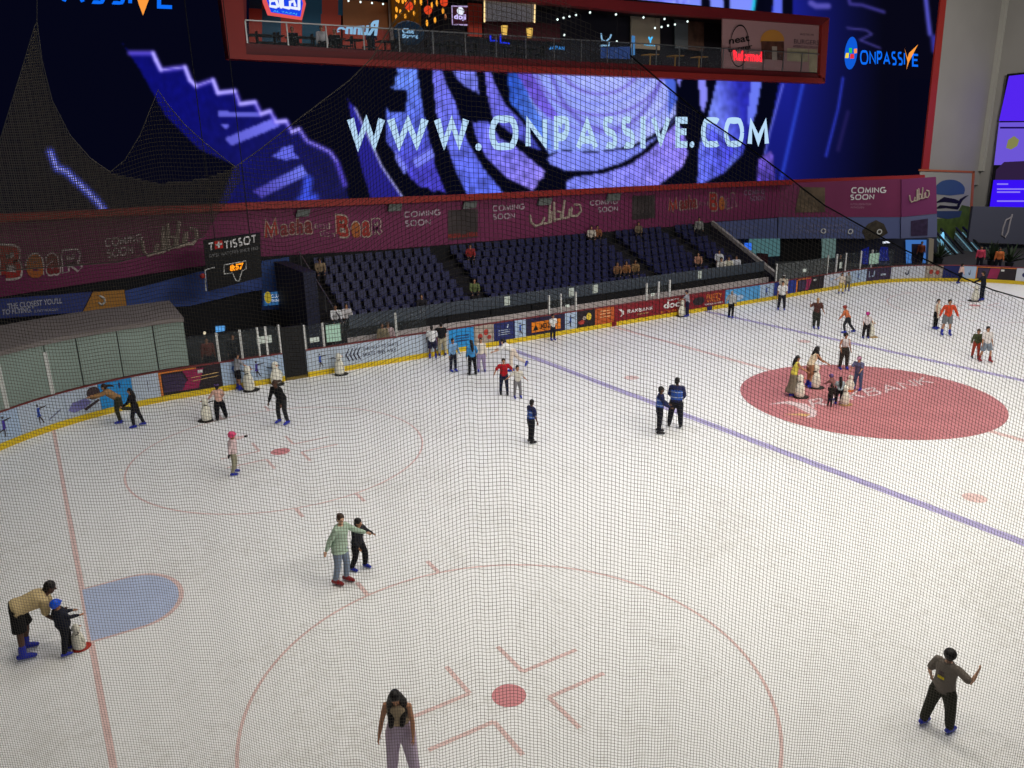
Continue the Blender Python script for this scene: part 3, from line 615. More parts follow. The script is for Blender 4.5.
# left slogan band
bl = panel('slogan_banner', BACK, [(-60, 323), (0, 318.5), (82, 312), (92, 292), (0, 299), (-60, 304)], mat('slogan blue', (60, 72, 135), .6), .1, .06); tag(bl, 'blue slogan banner above the grey canopy at left', 'banner')
lettering('lettering', BACK, [("THE CLOSEST YOU'LL", [(8, 309.3), (62, 303.3), (62, 297.3), (7, 303.5)]), ('TO FLYING."', [(2, 315), (34, 312), (34, 306.3), (2, 309.5)])], mat('pale letters', (190, 190, 200)), .12, bl, .02)
lettering('lettering', BACK, [('SLEWY MORGAN', [(34, 312.8), (58, 310.5), (58, 308), (34, 310)])], mat('pale letters', (190, 190, 200)), .12, bl)
panel('orange_end', BACK, [(83, 312), (127, 308.5), (124, 290), (93, 292)], mat('ochre panel', (185, 130, 60), .6), .11, .05, bl)
m = MB(); m.tube(BACK.q([(100, 296), (104, 298), (105, 302), (102, 305), (99, 303)], .13), .05, 6); obj('emblem', m, WHT, bl)
b2 = panel('blue_band', BACK, [(127, 309), (190, 306), (243, 293), (262, 290), (262, 263), (199, 272), (125, 291)], mat('textured blue panel', (66, 90, 160), .6, noise=.35, nscale=1), .06, .05); tag(b2, 'textured blue band behind the scoreboard', 'banner')
panel('video_wall', BACK, [(262, 310), (290, 309), (289, 257), (262, 261)], mat('dim blue panel', (40, 70, 130), .5), .05, .04, b2)
panel('lit_sign', BACK, [(264, 306), (284, 304), (283, 291), (264, 293)], emis('blue lit sign', (60, 120, 180), .55), .1, .03, b2)
lettering('lettering', BACK, [('CLUB', [(271, 298), (281, 297), (281, 293.5), (271, 294.5)]), ('THUNDER', [(271, 302), (283, 301), (283, 298.5), (271, 299.5)])], emis('white lit letters', (220, 225, 235), .9), .13, b2)
m = MB(); m.ball(BACK.at(268, 297.5, .13), (.18, .03, .3)); obj('yellow_emblem', m, emis('yellow lit emblem', (170, 150, 50), .8), b2)
m = MB(); m.ball(BACK.at(285, 293.5, .2), .09); tag(obj('spot_lamp', m, emis('white spot', (235, 245, 255), 2)), 'small white spot lamp beside the blue lit sign', 'lamp')
# dark posts on the left of terrace
tag(obj('dark_pillar', MB().box((10.75, 18.5, -.06), (11.35, 23.1, 3.9)), mat('dark blue pillar', (34, 36, 58), .7, noise=.2, nscale=2)), 'dark blue side wall left of the seating stairs', 'pillar')
# scoreboard
SB = empty('scoreboard', (8.0, 19.3, 3.6)); tag(SB, 'black hanging scoreboard with white brand letters and orange digits', 'scoreboard')
SBP = Pl((8.0, 19.2, 0), (.8, -.6, 0)); 
if SBP.N.dot(CAM-SBP.P) < 0: SBP.N = -SBP.N
SBP = Pl((8.0, 19.2, 0), (-.18, -.98, 0))
def sbo(name, pts, m, out, t=.03):
    o = panel(name, SBP, pts, m, out, t, SB); o.location = -SB.location; return o
sbo('case', [(208, 291.5), (262, 277), (260, 233), (203, 240.5)], BLK, 0, .35)
for a, b in ((215, 240), (250, 235)):
    t_ = SBP.at(a, b, -.15); o = obj('hanger_rod', MB().tube([t_, V((t_.x, t_.y, 21.8))], .02, 6), CABLE, SB); o.location = -SB.location
def sbl(items, m, out=.02, bold=0, name='lettering'):
    o = lettering(name, SBP, items, m, out, SB, bold); o.location = -SB.location
sbl([('TISSOT', [(225, 249.5), (256, 243), (255.5, 234.5), (224.5, 241)])], WHITEP, .02, .03)
sbl([('T', [(209, 250.5), (213.5, 250), (213, 242), (208.5, 243)])], WHITEP, .02, .03)
sbl([('SWISS WATCHES SINCE 1853', [(209, 258), (258, 249.5), (258, 246.5), (209, 254.5)])], mat('dim letters2', (120, 120, 120)))
sbo('red_plate', [(215, 249.5), (223, 248), (222.5, 240), (214.5, 241.5)], mat('signal red', (190, 35, 30)), .02, .02)
sbo('white_cross', [(218, 248), (220, 247.7), (219.8, 241.5), (217.8, 241.9)], WHT, .04, .02); sbo('white_cross', [(215.8, 246), (222, 245), (222, 243), (215.8, 244)], WHT, .04, .02)
sbl([('8:57', [(230, 271.5), (243.5, 269), (243.5, 262.5), (230, 265)])], emis('orange digits', (255, 150, 30), 1.6), .03, .06, 'digits')
m = MB(); m.tube(SBP.q([(224, 273.5), (224, 265), (246, 261), (246, 269), (242, 271), (239, 281), (236, 281), (232.5, 273), (224, 274)], .03), .025, 6); m.tube(SBP.q([(206, 291), (205, 270), (214, 267.5)], .03), .025, 6)
o = obj('outline_marks', m, WHT, SB); o.location = -SB.location
m = MB(); m.ball(SBP.at(202.5, 276, .05), .12, seg=10); o = obj('red_lamp', m, mat('red lamp', (150, 40, 35)), SB); o.location = -SB.location
# ------------------------------------------------------------------ giant LED screen
def led():
    X0, X1, Y0, Y1, st_ = -30, 942, -22, 232, 2.0
    st_ = 1.5; nx, ny = int((X1-X0)/st_)+1, int((Y1-Y0)/st_)+1
    gx, gy = np.meshgrid(X0+np.arange(nx)*st_, Y0+np.arange(ny)*st_)
    img = np.zeros((ny, nx, 3)); img[:] = (4, 5, 20)
    def inside(P):
        c = np.zeros(gx.shape, bool); n = len(P)
        for i in range(n):
            (x0, y0), (x1, y1) = P[i], P[(i+1) % n]
            if y0 == y1: continue
            k = ((y0 > gy) != (y1 > gy)) & (gx < (x1-x0)*(gy-y0)/(y1-y0)+x0); c ^= k
        return c
    rng = np.random.RandomState(3); nz = rng.rand(ny, nx)
    for _ in range(3): nz = (nz+np.roll(nz, 1, 0)+np.roll(nz, 1, 1)+np.roll(nz, -1, 0))/4
    nz = (nz-nz.mean())/nz.std()
    def fill(P, c, c2=None, ax=None, tex=.0, mask=None):
        m = inside(P) if mask is None else mask
        if c2 is None: img[m] = c
        else:
            (xa, ya), (xb, yb) = ax; L = (xb-xa)**2+(yb-ya)**2
            t = np.clip(((gx-xa)*(xb-xa)+(gy-ya)*(yb-ya))/L, 0, 1)[..., None]
            v = np.array(c)*(1-t)+np.array(c2)*t; img[m] = v[m]
        if tex: img[m] = np.clip(img[m]*(1+tex*nz[m][:, None]), 0, 255)
    def seg(pts, w, c, soft=1.0):
        d = np.full(gx.shape, 1e9)
        for (x0, y0), (x1, y1) in zip(pts, pts[1:]):
            L = (x1-x0)**2+(y1-y0)**2+1e-9; t = np.clip(((gx-x0)*(x1-x0)+(gy-y0)*(y1-y0))/L, 0, 1)
            d = np.minimum(d, np.hypot(gx-x0-t*(x1-x0), gy-y0-t*(y1-y0)))
        a = np.clip(1-(d-w/2)/(soft+w/2), 0, 1)[..., None]; img[:] = img*(1-a)+np.array(c)*a
    # left wave with lightning crest
    crest = [(118, 37), (130, 53), (153, 53), (156, 60), (161, 70), (185, 67), (190, 80), (196, 86), (213, 80), (218, 93), (235, 91), (240, 104), (255, 102), (261, 114), (270, 111), (276, 122), (286, 121), (292, 132), (299, 129), (307, 141), (322, 148), (330, 152), (337, 162), (345, 185), (350, 204)]
    fill(crest + [(350, 215), (215, 215), (235, 165), (200, 150), (165, 115), (140, 70)], (12, 13, 104), (22, 22, 74), ((200, 90), (300, 200)), .05)
    fill([(218, 111), (262, 113), (262, 117), (219, 117)], (95, 95, 205)); fill([(222, 125), (230, 124), (226, 130)], (100, 100, 215))
    fill([(225, 138), (276, 117), (280, 126), (231, 146)], (88, 88, 195), (110, 110, 230), ((225, 140), (280, 120)))
    fill([(272, 157), (284, 147), (294, 145), (294, 152), (300, 158), (285, 160)], (95, 100, 220)); fill([(253, 191), (302, 165), (308, 175), (262, 198)], (70, 60, 160), (110, 120, 235), ((255, 195), (308, 170)))
    seg([(308, 180), (306, 195), (300, 203), (314, 198)], 3, (60, 80, 220), 4)
    seg(crest[1:-1], .6, (84, 70, 200), 3.5); seg(crest[4:-2], .2, (170, 160, 250), .8)
    for a in (2, 3, 5, 6, 8, 9, 11, 13, 15, 17): seg([crest[a], crest[a+1]], 1.2, (175, 165, 255), 1.5)
    seg([(50, 152), (57, 168), (66, 171), (75, 180), (86, 190), (97, 201), (107, 214)], 3, (90, 105, 250), 3.5); seg([(50, 152), (57, 168), (66, 171), (75, 180), (86, 190), (97, 201), (107, 214)], .8, (185, 185, 255), 1)
    lv = (118, 125, 235); lv2 = (70, 72, 190); br = (150, 165, 250)
    A = [(395.6, 66), (416.5, 66), (421.7, 100), (423.7, 112.5), (430, 141.7), (436, 168.7), (445.6, 192.7), (438, 190), (433, 192), (428, 188), (419.6, 187.5), (411, 179), (398.7, 158), (386, 141.7), (386, 105), (389, 112.5), (406, 111.5), (407, 90.6), (390, 88.5), (396, 84), (394.6, 78), (398, 74)]
    fill(A, (100, 130, 235), (66, 60, 180), ((405, 80), (430, 170)), .1); fill([(395, 150), (408, 168), (404, 175), (396, 160)], lv); fill([(412, 160), (433, 147), (434, 157), (417, 168)], lv)
    fill([(347.7, 99), (355, 108), (367.5, 135), (382, 166.7), (403, 198), (405, 204), (373, 206), (363, 173), (357, 150), (350, 112)], (40, 36, 150), (34, 30, 120), ((350, 100), (390, 200))); seg([(355, 108), (367.5, 135), (382, 166.7), (403, 198)], .6, (190, 190, 255), .8)
    fill([(432, 66), (440.4, 66), (446.7, 85), (455, 102), (459, 114.6), (467.5, 141.7), (484, 168.7), (506, 196), (470, 200), (457, 175), (449.8, 154), (436, 112.5)], (110, 110, 225), (84, 100, 220), ((440, 80), (480, 195)), .1)
    fill([(451, 66), (476, 66), (479, 95), (476, 92), (473, 92), (470, 88), (465, 87), (455, 76)], lv, None, None, .1)
    fill([(483.5, 66), (488.7, 66), (495, 83), (505, 104), (520, 119), (541, 150), (532, 148), (514, 136), (503, 127), (493, 118.7), (487.7, 98)], (115, 110, 225), (60, 66, 165), ((488, 80), (540, 150)), .1)
    fill([(472, 121), (476, 123), (480, 121), (488.7, 122), (500, 138), (515, 146), (545, 171), (543, 178), (538, 181), (537, 186), (532, 190.6), (505.4, 177), (486.7, 158), (476, 137.5)], (96, 100, 220), (140, 125, 235), ((480, 130), (540, 185)), .12)
    disc = [(508.5, 68), (668, 68), (676, 104), (676, 114.6), (661.7, 129), (640.8, 141.7), (620, 148), (595, 152), (563.7, 150), (549, 154), (541, 141.7), (524, 118.7), (509.6, 102)]
    fill(disc, (112, 135, 232), (160, 170, 250), ((520, 150), (600, 80)), .05); md = inside(disc)
    fill([(507, 66), (520, 66), (530, 100), (545, 125), (552, 150), (541, 141.7), (524, 118.7), (509.6, 102)], (40, 75, 175), (90, 125, 225), ((508, 100), (545, 110)), .1)
    for (cx, cy, rx, ry, c) in ((600, 62, 40, 32, (110, 90, 205)), (600, 62, 52, 42, (120, 130, 235)), (600, 60, 66, 55, (105, 85, 200)), (605, 55, 80, 78, (120, 120, 225)), (607, 40, 60, 90, (95, 80, 190))):
        rr = np.hypot((gx-cx)/rx, (gy-cy)/ry); a = (np.clip(1-np.abs(rr-1)*rx/3.0, 0, 1)*.75*(gy > cy)*md)[..., None]; img[:] = img*(1-a)+np.array(c)*a
    fill([(515, 70), (530, 70), (545, 95), (558, 115), (570, 125), (552, 120), (535, 105)], (92, 72, 185), (110, 95, 215), ((520, 70), (560, 120)), .1)
    fill([(546, 159), (559.6, 151), (595, 152.5), (630, 149), (655, 138), (676, 118), (662, 133), (641, 152), (620, 163.5), (595, 171), (563.7, 170), (551, 164.6)], (125, 135, 240), None, None, .05)
    fill([(567, 181), (574, 177), (605, 173), (630, 164.6), (651, 150), (676, 123), (684, 130), (687.7, 154), (682.5, 166.7), (661.7, 183), (650, 196), (563.7, 200), (566, 190)], (120, 128, 238), (140, 125, 240), ((580, 180), (680, 150)), .09)
    fill([(660, 68), (674, 70), (677, 100), (668, 118), (668, 90)], (70, 95, 205)); fill([(676, 74), (683, 74), (679, 88)], (130, 130, 235))
    fill([(698, 74), (705.4, 74), (707.5, 98), (703, 114.6), (700, 104)], (130, 130, 235))
    fill([(718, 74), (763, 74), (755, 114.6), (749, 133), (743, 154), (724, 173), (697, 186), (699, 148), (707.5, 119), (711.7, 102)], (110, 125, 230), (38, 40, 160), ((715, 110), (742, 105)), .08)
    fill([(752, 74), (763, 74), (756, 114), (750, 128), (747, 120)], (100, 115, 230)); fill([(699, 150), (712, 128), (735, 150), (724, 173), (697, 186)], (95, 105, 225), (60, 60, 190), ((700, 160), (735, 150)), .15)
    # right blue field
    m = inside([(783, 60), (900, 60), (900, 205), (755, 205), (761, 167), (770, 131)]) | inside([(760, -22), (960, -22), (960, 80), (780, 80)])
    t = np.clip((gx-790)/95, 0, 1)**.8; ty = np.clip((gy-60)/160, 0, 1)
    base = np.stack([24-18*t, 30-24*t, 140-(122)*t], -1)*(1-.35*ty[..., None]); base = np.maximum(base, (4, 5, 20)); img[m] = base[m]
    seg([(783, 84), (770, 131), (762, 167), (759, 180)], .5, (100, 108, 225), 1); fill([(758, 160), (772, 150), (776, 185), (755, 195)], (88, 70, 165), (50, 40, 130), ((760, 160), (775, 190)), .2)
    seg([(803, 83), (794, 122), (781, 180)], .3, (40, 62, 190), 2.5); seg([(843, 78), (838, 109), (826, 156)], .4, (42, 55, 185), 1.5); seg([(848, 112), (838, 150)], .5, (30, 26, 80), 2.5)
    fill([(690, -22), (760, -22), (752, 20), (690, 12)], (120, 135, 240)); fill([(560, -22), (690, -22), (690, 15), (600, 6), (540, 2)], (96, 95, 225), (120, 130, 245), ((560, 0), (680, 0)), .1)
    for a, b in ((700, 709), (722, 729)): fill([(a, -22), (b, -22), (b+1, 22), (a+2, 22)], (5, 6, 22))
    fill([(762, -22), (776, -22), (771, 18), (765, 18)], (5, 6, 22)); fill([(784, -22), (795, -22), (792, 16), (782, 18)], (5, 6, 22)); fill([(776, -22), (784, -22), (782, 16), (772, 16)], (90, 105, 225)); seg([(755, -5), (753, 11)], 1, (30, 190, 220), 1.5)
    seg([(811, 3), (816, 6), (828, 6)], 3, (80, 76, 170), 1.2); seg([(848, -5), (850, 4), (862, 5), (884, 12)], 1, (56, 50, 130), 1.5); seg([(847, 28), (866, 30), (872, 34), (860, 40), (880, 48)], .4, (66, 60, 140), 1)
    seg([(922, -20), (926, 0), (928, 18), (930, 34)], 1, (80, 80, 190), 2.5); seg([(934, 38), (935, 50)], 3, (50, 48, 140), 2)
    p_ = np.pad(img, ((1, 1), (1, 1), (0, 0)), 'edge'); img = (p_[1:-1, 1:-1]*3+p_[:-2, 1:-1]+p_[2:, 1:-1]+p_[1:-1, :-2]+p_[1:-1, 2:])/7
    if True:
        me = bpy.data.meshes.new('led_screen'); pts = []
        for j in range(ny):
            for i in range(nx): pts.append(tuple(SCR.at(gx[j, i], gy[j, i])))
        def bot(x): return 217.5 - (x/930.0)*39.5
        fs = []
        for j in range(ny-1):
            for i in range(nx-1):
                if gy[j, i] > bot(gx[j, i]): continue
                if gx[j, i] > 943.5-(gy[j, i]+8)*.1016: continue
                if 248 < gx[j, i] < 818 and gy[j, i] < 52+(gx[j, i]-246)*.0435 and gy[j, i] > -12+(gx[j, i]-440)*.085: continue
                fs.append((j*nx+i, (j+1)*nx+i, (j+1)*nx+i+1, j*nx+i+1))
        me.from_pydata(pts, [], fs); me.update()
        a = me.color_attributes.new('picture', 'FLOAT_COLOR', 'POINT')
        s = img/255.0; l = np.where(s <= .04045, s/12.92, ((s+.055)/1.055)**2.4)
        a.data.foreach_set('color', np.concatenate([l.reshape(-1, 3), np.ones((ny*nx, 1))], 1).astype(np.float32).ravel())
    m = bpy.data.materials.new('led picture'); m.use_nodes = True; nt = m.node_tree; nt.nodes.clear()
    at = nt.nodes.new('ShaderNodeAttribute'); at.attribute_name = 'picture'; e = nt.nodes.new('ShaderNodeEmission'); o = nt.nodes.new('ShaderNodeOutputMaterial')
    e.inputs['Strength'].default_value = 1.15
    nt.links.new(at.outputs['Color'], e.inputs['Color']); nt.links.new(e.outputs[0], o.inputs[0]); me.materials.append(m)
    ob = bpy.data.objects.new('picture', me); COL.objects.link(ob); return ob
LS = empty('led_screen', (30, 23.4, 6.5)); tag(LS, 'giant LED advertising wall showing a web address over violet ribbons', 'screen')
pic = led(); pic.parent = LS; pic.location = -LS.location
def lsl(items, m, out=.03, bold=0, name='lettering'):
    o = lettering(name, SCR, items, m, out, LS, bold); o.location = -LS.location; return o
LW = emis('white led letters', (190, 225, 255), .95)
def seglet(txt, x0, x1):
    yb = lambda x: 152.3-(x-347)/422*5.6; yt = lambda x: 114.0+(x-347)/422*3.6
    return (txt, [(x0, yb(x0)), (x1, yb(x1)), (x1, yt(x1)), (x0, yt(x0))])
lets = [('W', 347, 385), ('W', 387, 428.5), ('W', 434, 469), ('O', 489, 518.5), ('N', 525.5, 547.5), ('P', 554, 569.5), ('A', 576, 598), ('S', 603, 617), ('S', 621.5, 635), ('I', 640.5, 645.5), ('V', 651, 670.5), ('E', 675.5, 687.5), ('C', 701, 719.5), ('O', 724, 744), ('M', 747.5, 769)]
lsl([seglet(*l) for l in lets if l[0] == 'W'], LW, .04, .06); lsl([seglet(*l) for l in lets if l[0] != 'W'], LW, .04, .045)
m = MB()
for cx, cy, r in ((478.5, 147, .2), (692, 144.5, .2)):
    c0 = SCR.at(cx, cy, .04); m.add([c0+V((r*math.cos(2*math.pi*k/20), 0, r*math.sin(2*math.pi*k/20))) for k in range(20)], [tuple(range(19, -1, -1))])
o = obj('lettering_dots', m, LW, LS); o.location = -LS.location
BLU = emis('led blue', (12, 105, 240), 1.1)
lsl([('ONPASSI', [(860, 64.5), (905, 65.5), (905, 52), (860, 50)]), ('E', [(912, 66.5), (918, 66.8), (918, 54), (912, 53.5)])], BLU, .04, .02)
lsl([('ASSI', [(62, 3), (132, 5), (132, -17), (60, -20)]), ('E', [(157, 8.5), (172, 9), (172, -14), (157, -15)])], BLU, .04, .02)
def lsp(name, polys, m, out=.05):
    b = MB()
    for P in polys: b.add(SCR.q(P, out), [tuple(range(len(P)))])
    o = obj(name, b, m, LS); o.location = -LS.location
ORL = emis('led orange', (245, 150, 60), 1.1)
lsp('orange_tick', [[(904.5, 48), (907.5, 62), (906.5, 69.5), (909, 62), (918, 44.5), (909, 53), (907.5, 58)], [(134, -12), (139, 5), (143, 15.5), (148, 2), (155, -18), (146, -6), (143, -1)]], ORL)
b = MB(); c0 = SCR.at(851, 53.2, .045); b.add([c0+V((.72*math.cos(2*math.pi*k/24), 0, 1.12*math.sin(2*math.pi*k/24))) for k in range(24)], [tuple(range(23, -1, -1))])
o = obj('globe_emblem', b, emis('led globe blue', (15, 90, 215), 1), LS); o.location = -LS.location
for P, c in (([(845, 58), (848.5, 58), (849, 53), (846, 53)], (245, 220, 60)), ([(849, 53), (852, 53), (852, 48), (849, 48)], (40, 200, 90)), ([(850, 58.5), (854, 58.5), (854, 54), (850.5, 54)], (235, 50, 50)), ([(854, 53.5), (857, 53), (857, 48.5), (854, 49)], (250, 150, 80))):
    lsp('globe_square', [P], emis('led square %d' % c[0], c, 1), .06)
def trimbar(name, pts_px, w, m, out0=.1, parent=None):       # red frame bar following the px line on the screen plane
    b = MB()
    for (xa, ya, ta), (xb, yb, tb) in zip(pts_px, pts_px[1:]): b.slab(SCR.q([(xa, ya+ta), (xb, yb+tb), (xb, yb-tb), (xa, ya-ta)], out0), SCR.N, .4)
    o = obj(name, b, m, LS); o.location = -LS.location
trimbar('frame_bottom', [(-60, 221, 4.3), (256, 205.8, 3.6), (476, 197, 3), (696, 186, 2.5), (925, 177, 2.2)], 1, RED, .7)
b = MB(); b.slab(SCR.q([(921, 179), (928, 179), (947.5, -8), (941.5, -8)], .12), SCR.N, .4); o = obj('frame_side', b, RED, LS); o.location = -LS.location
# wall behind and right of the screen
_x0, _x1 = BACK.at(248, 40).x-1.2, BACK.at(822, 60).x+.9
struct('wall_back_upper', MB().box((-25, 23.45, 5.0), (74.0, 23.8, 13.3)).box((-25, 23.45, 13.3), (_x0, 23.8, 22)).box((_x1, 23.45, 13.3), (74, 23.8, 22)).box((_x0, 23.45, 17.4), (_x1, 23.8, 22)), GREYW)
struct('wall_right', MB().box((74, -20, -.06), (74.4, 23.8, 22)), GREYW)
struct('trim_1', MB().box((73.6, 23.1, 6.2), (74.0, 23.45, 21.9)), mat('pale corner trim', (170, 168, 160), .6))
struct('wall_left', MB().box((-25.3, -20, -.06), (-25, 23.8, 22)), DARK)
struct('ceiling', MB().box((-25, -20, 21.9), (74, 23.8, 22.2)), mat('ceiling', (50, 50, 55), .9))
# purple screen on the right wall
WR = Pl((73.6, 0, 0), (-1, 0, 0))
ps = empty('purple_screen', (73.6, 20, 3.2)); tag(ps, 'tall violet and blue lit screen cut by the right edge', 'screen')
def psp(name, pts, m, out=0, t=.06):
    o = obj(name, MB().slab(WR.q(pts, out), WR.N, t), m, ps); o.location = -ps.location
psp('case', [(987, 211), (1045, 211), (1045, 70), (1007, 74)], BLK, 0, .3)
psp('upper_picture', [(999, 121), (1045, 121), (1045, 72), (1009, 76)], emis('violet lit', (88, 40, 250), .9), .05)
psp('middle_picture', [(994, 165), (1045, 165), (1045, 122), (999, 122.5)], emis('light violet lit', (120, 95, 235), .8), .05)
psp('dark_picture', [(995, 180), (1045, 180), (1045, 160), (1004, 162), (996, 170)], emis('mauve lit', (60, 42, 80), .6), .07)
psp('picture_disc', [(1006, 148), (1011, 149.5), (1017, 146), (1019, 140), (1014, 136), (1008, 140)], emis('yellow lit patch', (150, 150, 90), .7), .09)
psp('lower_picture', [(989.5, 208), (1045, 208), (1045, 180), (993.5, 180)], emis('pure blue lit', (58, 18, 250), .95), .06)
for y, xe in ((184, 1008), (189, 1030), (192, 1020), (201, 1024)):
    psp('text_line', [(997, y+.8), (xe, y+.8), (xe, y-.6), (997, y-.6)], emis('pale lit text', (150, 130, 255), .9), .09)
psp('dark_row', [(1000, 128.6), (1024, 128.6), (1024, 126.8), (1000, 126.8)], emis('dark violet', (40, 20, 110), .5), .09)
# ------------------------------------------------------------------ balcony restaurant (red frame)
BF = Pl((0, 22.7, 0), (0, -1, 0)); BI = Pl((0, 23.0, 0), (0, -1, 0)); BK = Pl((0, 27.2, 0), (0, -1, 0))
BAL = empty('balcony', (30, 22.7, 13)); tag(BAL, 'long red framed restaurant balcony cutting across the giant screen', 'balcony')
def bp(name, pl, pts, m, out=0.0, t=.3):
    o = obj(name, MB().slab(pl.q(pts, out), pl.N, t), m, BAL); o.location = -BAL.location; return o
z = lambda x, y: BF.at(x, y)
bp('front_beam', BF, [(246, 54.5), (825, 78.5), (826, 73.8), (720, 68.3), (640, 64.3), (540, 59.6), (420, 53.3), (320, 47.3), (246, 43)], mat('deep red beam', (100, 20, 26), .5), -.15, .5)
bp('lower_lip', BF, [(229.5, 58.5), (440, 69.2), (640, 77), (824, 83.5), (825, 78.3), (246, 54.3)], RED, 0, .7)
bp('left_jamb', BF, [(229, 58.5), (246.5, 54.5), (245.5, 43), (241, -40), (216, -40)], RED, 0, .7)
bp('left_jamb_return', BI, [(240, 58), (246.8, 54), (246, -40), (241, -40)], DRED, -.2, .5)  # darker red puts the shading of the inner jamb face into colour
bp('top_beam', BF, [(440, -5), (536, 2.3), (640, 12.3), (723, 18), (822, 25), (829, 17.5), (740, 9.4), (620, .3), (440, -16)], DRED, 0, .6)
bp('right_jamb', BF, [(820, 74), (825, 83.5), (829.5, 18), (822.3, 24.5)], RED, 0, .7)
zf = BF.at(540, 59.6).z
xl, xr = BF.at(246, 40).x, BF.at(822, 60).x
o = obj('floor_slab', MB().box((xl, 22.9, zf-.5), (xr, 27.6, zf-.05)), DGREY, BAL); o.location = -BAL.location
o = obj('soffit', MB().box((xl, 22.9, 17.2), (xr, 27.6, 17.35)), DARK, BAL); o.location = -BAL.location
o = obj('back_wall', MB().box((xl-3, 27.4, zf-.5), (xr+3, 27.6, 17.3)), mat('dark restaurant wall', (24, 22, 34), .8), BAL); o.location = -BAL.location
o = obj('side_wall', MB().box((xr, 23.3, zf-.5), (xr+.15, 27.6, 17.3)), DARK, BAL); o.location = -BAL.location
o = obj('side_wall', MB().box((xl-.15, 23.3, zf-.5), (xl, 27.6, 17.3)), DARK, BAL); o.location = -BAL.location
# coloured wall pieces
TEAL = mat('teal wall', (10, 75, 105), .6); TERR = mat('terracotta wall', (165, 62, 45), .6); TAN = mat('tan timber wall', (150, 95, 55), .6, noise=.15, nscale=1)
def bkp(name, pts, m, out=.05): return bp(name, BK, pts, m, out, .1)
chk = [[(246, -30), (262, -30), (262, 9), (246, 8)], [(262, -30), (300, -30), (300, 12), (262, 9)], [(300, -30), (322, -30), (322, 14), (300, 12)], [(322, -30), (338, -30), (338, 15), (322, 14)], [(338, -30), (347, -30), (347, 16), (338, 15)]]
for i, P in enumerate(chk): bkp('wall_square', P, TEAL if i % 2 == 0 else TERR)
chk = [[(246, 8), (262, 9), (262, 43), (246, 42)], [(262, 9), (281, 11), (281, 43), (262, 42)], [(281, 11), (302, 12), (302, 44), (281, 43)], [(302, 12), (321, 14), (321, 45), (302, 44)], [(321, 14), (341, 15), (341, 46), (321, 45)]]
for i, P in enumerate(chk): bkp('wall_square', P, TERR if i % 2 == 0 else TEAL)
bkp('timber_wall', [(343, 26), (391, 31), (391, 3), (343, -2)], TAN, .08); bkp('booth_wall', [(343, 48), (391, 50), (391, 31), (343, 26)], TERR, .08)
bkp('orange_pillar', [(468, 36), (482, 37), (482, -5), (468, -6)], mat('orange pillar', (185, 60, 40), .5), .1)
bkp('beige_wall', [(631, 48), (660, 50), (660, 14), (631, 11)], mat('beige restaurant wall', (165, 155, 135), .6), .1)
bkp('glass_door', [(675, 48), (688, 49), (688, 18), (675, 17)], mat('grey door glass', (95, 105, 110), .4), .1)
bkp('dark_red_wall', [(484, 38), (560, 42), (560, 24), (484, 20)], mat('maroon wall', (70, 22, 30), .6), .06)
bkp('steel_column', [(390, 40), (394, 40), (392, -8), (388, -8)], METAL, .3)
bkp('picture_wall', [(688, 50), (704, 51), (704, 20), (688, 19)], mat('brown picture wall', (95, 72, 60), .6, noise=.5, nscale=2), .08)
POS = bp('poster', BI, [(722.5, 68.5), (822, 73.8), (822, 24.5), (722.5, 18.2)], mat('pinkish poster', (178, 138, 138), .6), .05, .08)
def posp(name, pts, m, o_): o = obj(name, MB().add(BI.q(pts, o_), [tuple(range(len(pts)))]), m, POS); return o
arch = [(761, 58), (784, 59.5), (784, 40)] + [(772.5+11.5*math.cos(rad(a)), 40-10.5*math.sin(rad(a))) for a in range(0, 181, 20)] + [(761, 39)]
posp('orange_dome', [(760, 42)] + [(772.5+12*math.cos(rad(a)), 41-11.5*math.sin(rad(a))) for a in range(180, -1, -20)], mat('ochre dome print', (205, 140, 60)), .08)
posp('brown_arch', [(762, 59), (784, 60.5), (784, 41.5), (761, 41)], mat('brown arch print', (105, 62, 50), .6, noise=.5, nscale=2), .09)
posp('pale_door', [(772, 60), (777, 60.3), (777, 46.5), (772, 46.3)], CREAM, .1)
posp('cream_boxes', [(787, 61), (808, 62), (808, 49), (787, 48)], mat('cream box print', (190, 178, 145), .6, noise=.2, nscale=2), .09)
posp('cream_box', [(809, 72), (817, 72.5), (817, 49.5), (809, 49)], mat('cream box print', (190, 178, 145)), .09)
o = lettering('lettering', BI, [('neat', [(729, 44.5), (750, 41), (749, 35), (729, 38.5)]), ('burger', [(729, 54), (753, 50), (752, 43.5), (728, 47.5)])], BLK, .09, POS, .02)
o = lettering('neon_lettering', BI, [('Reformed', [(734, 60.5), (762, 62), (762, 51.5), (733, 50)])], emis('red neon', (255, 45, 60), 1.5), .1, POS, .04)
o = lettering('lettering', BI, [('AMERICAN DREAM', [(793, 47.3), (818, 49), (818, 46.5), (793, 44.8)]), ('BURGERS', [(794, 43.5), (819, 45), (819, 40.5), (794, 39)]), ('SINCE THE 1990', [(800, 35), (814, 36), (814, 34), (800, 33)])], mat('dim letters3', (80, 62, 70)), .09, POS)
b = MB(); c0 = BI.at(739.5, 46, .09)
for k in range(36):
    a, b2_ = 2*math.pi*k/36, 2*math.pi*(k+1)/36
    b.add([c0+V((rr*.72*math.cos(q_), 0, rr*1.05*math.sin(q_))) for rr, q_ in ((1.15, a), (1.23, a), (1.23, b2_), (1.15, b2_))], [(3, 2, 1, 0)])
obj('ring_print', b, BLK, POS)
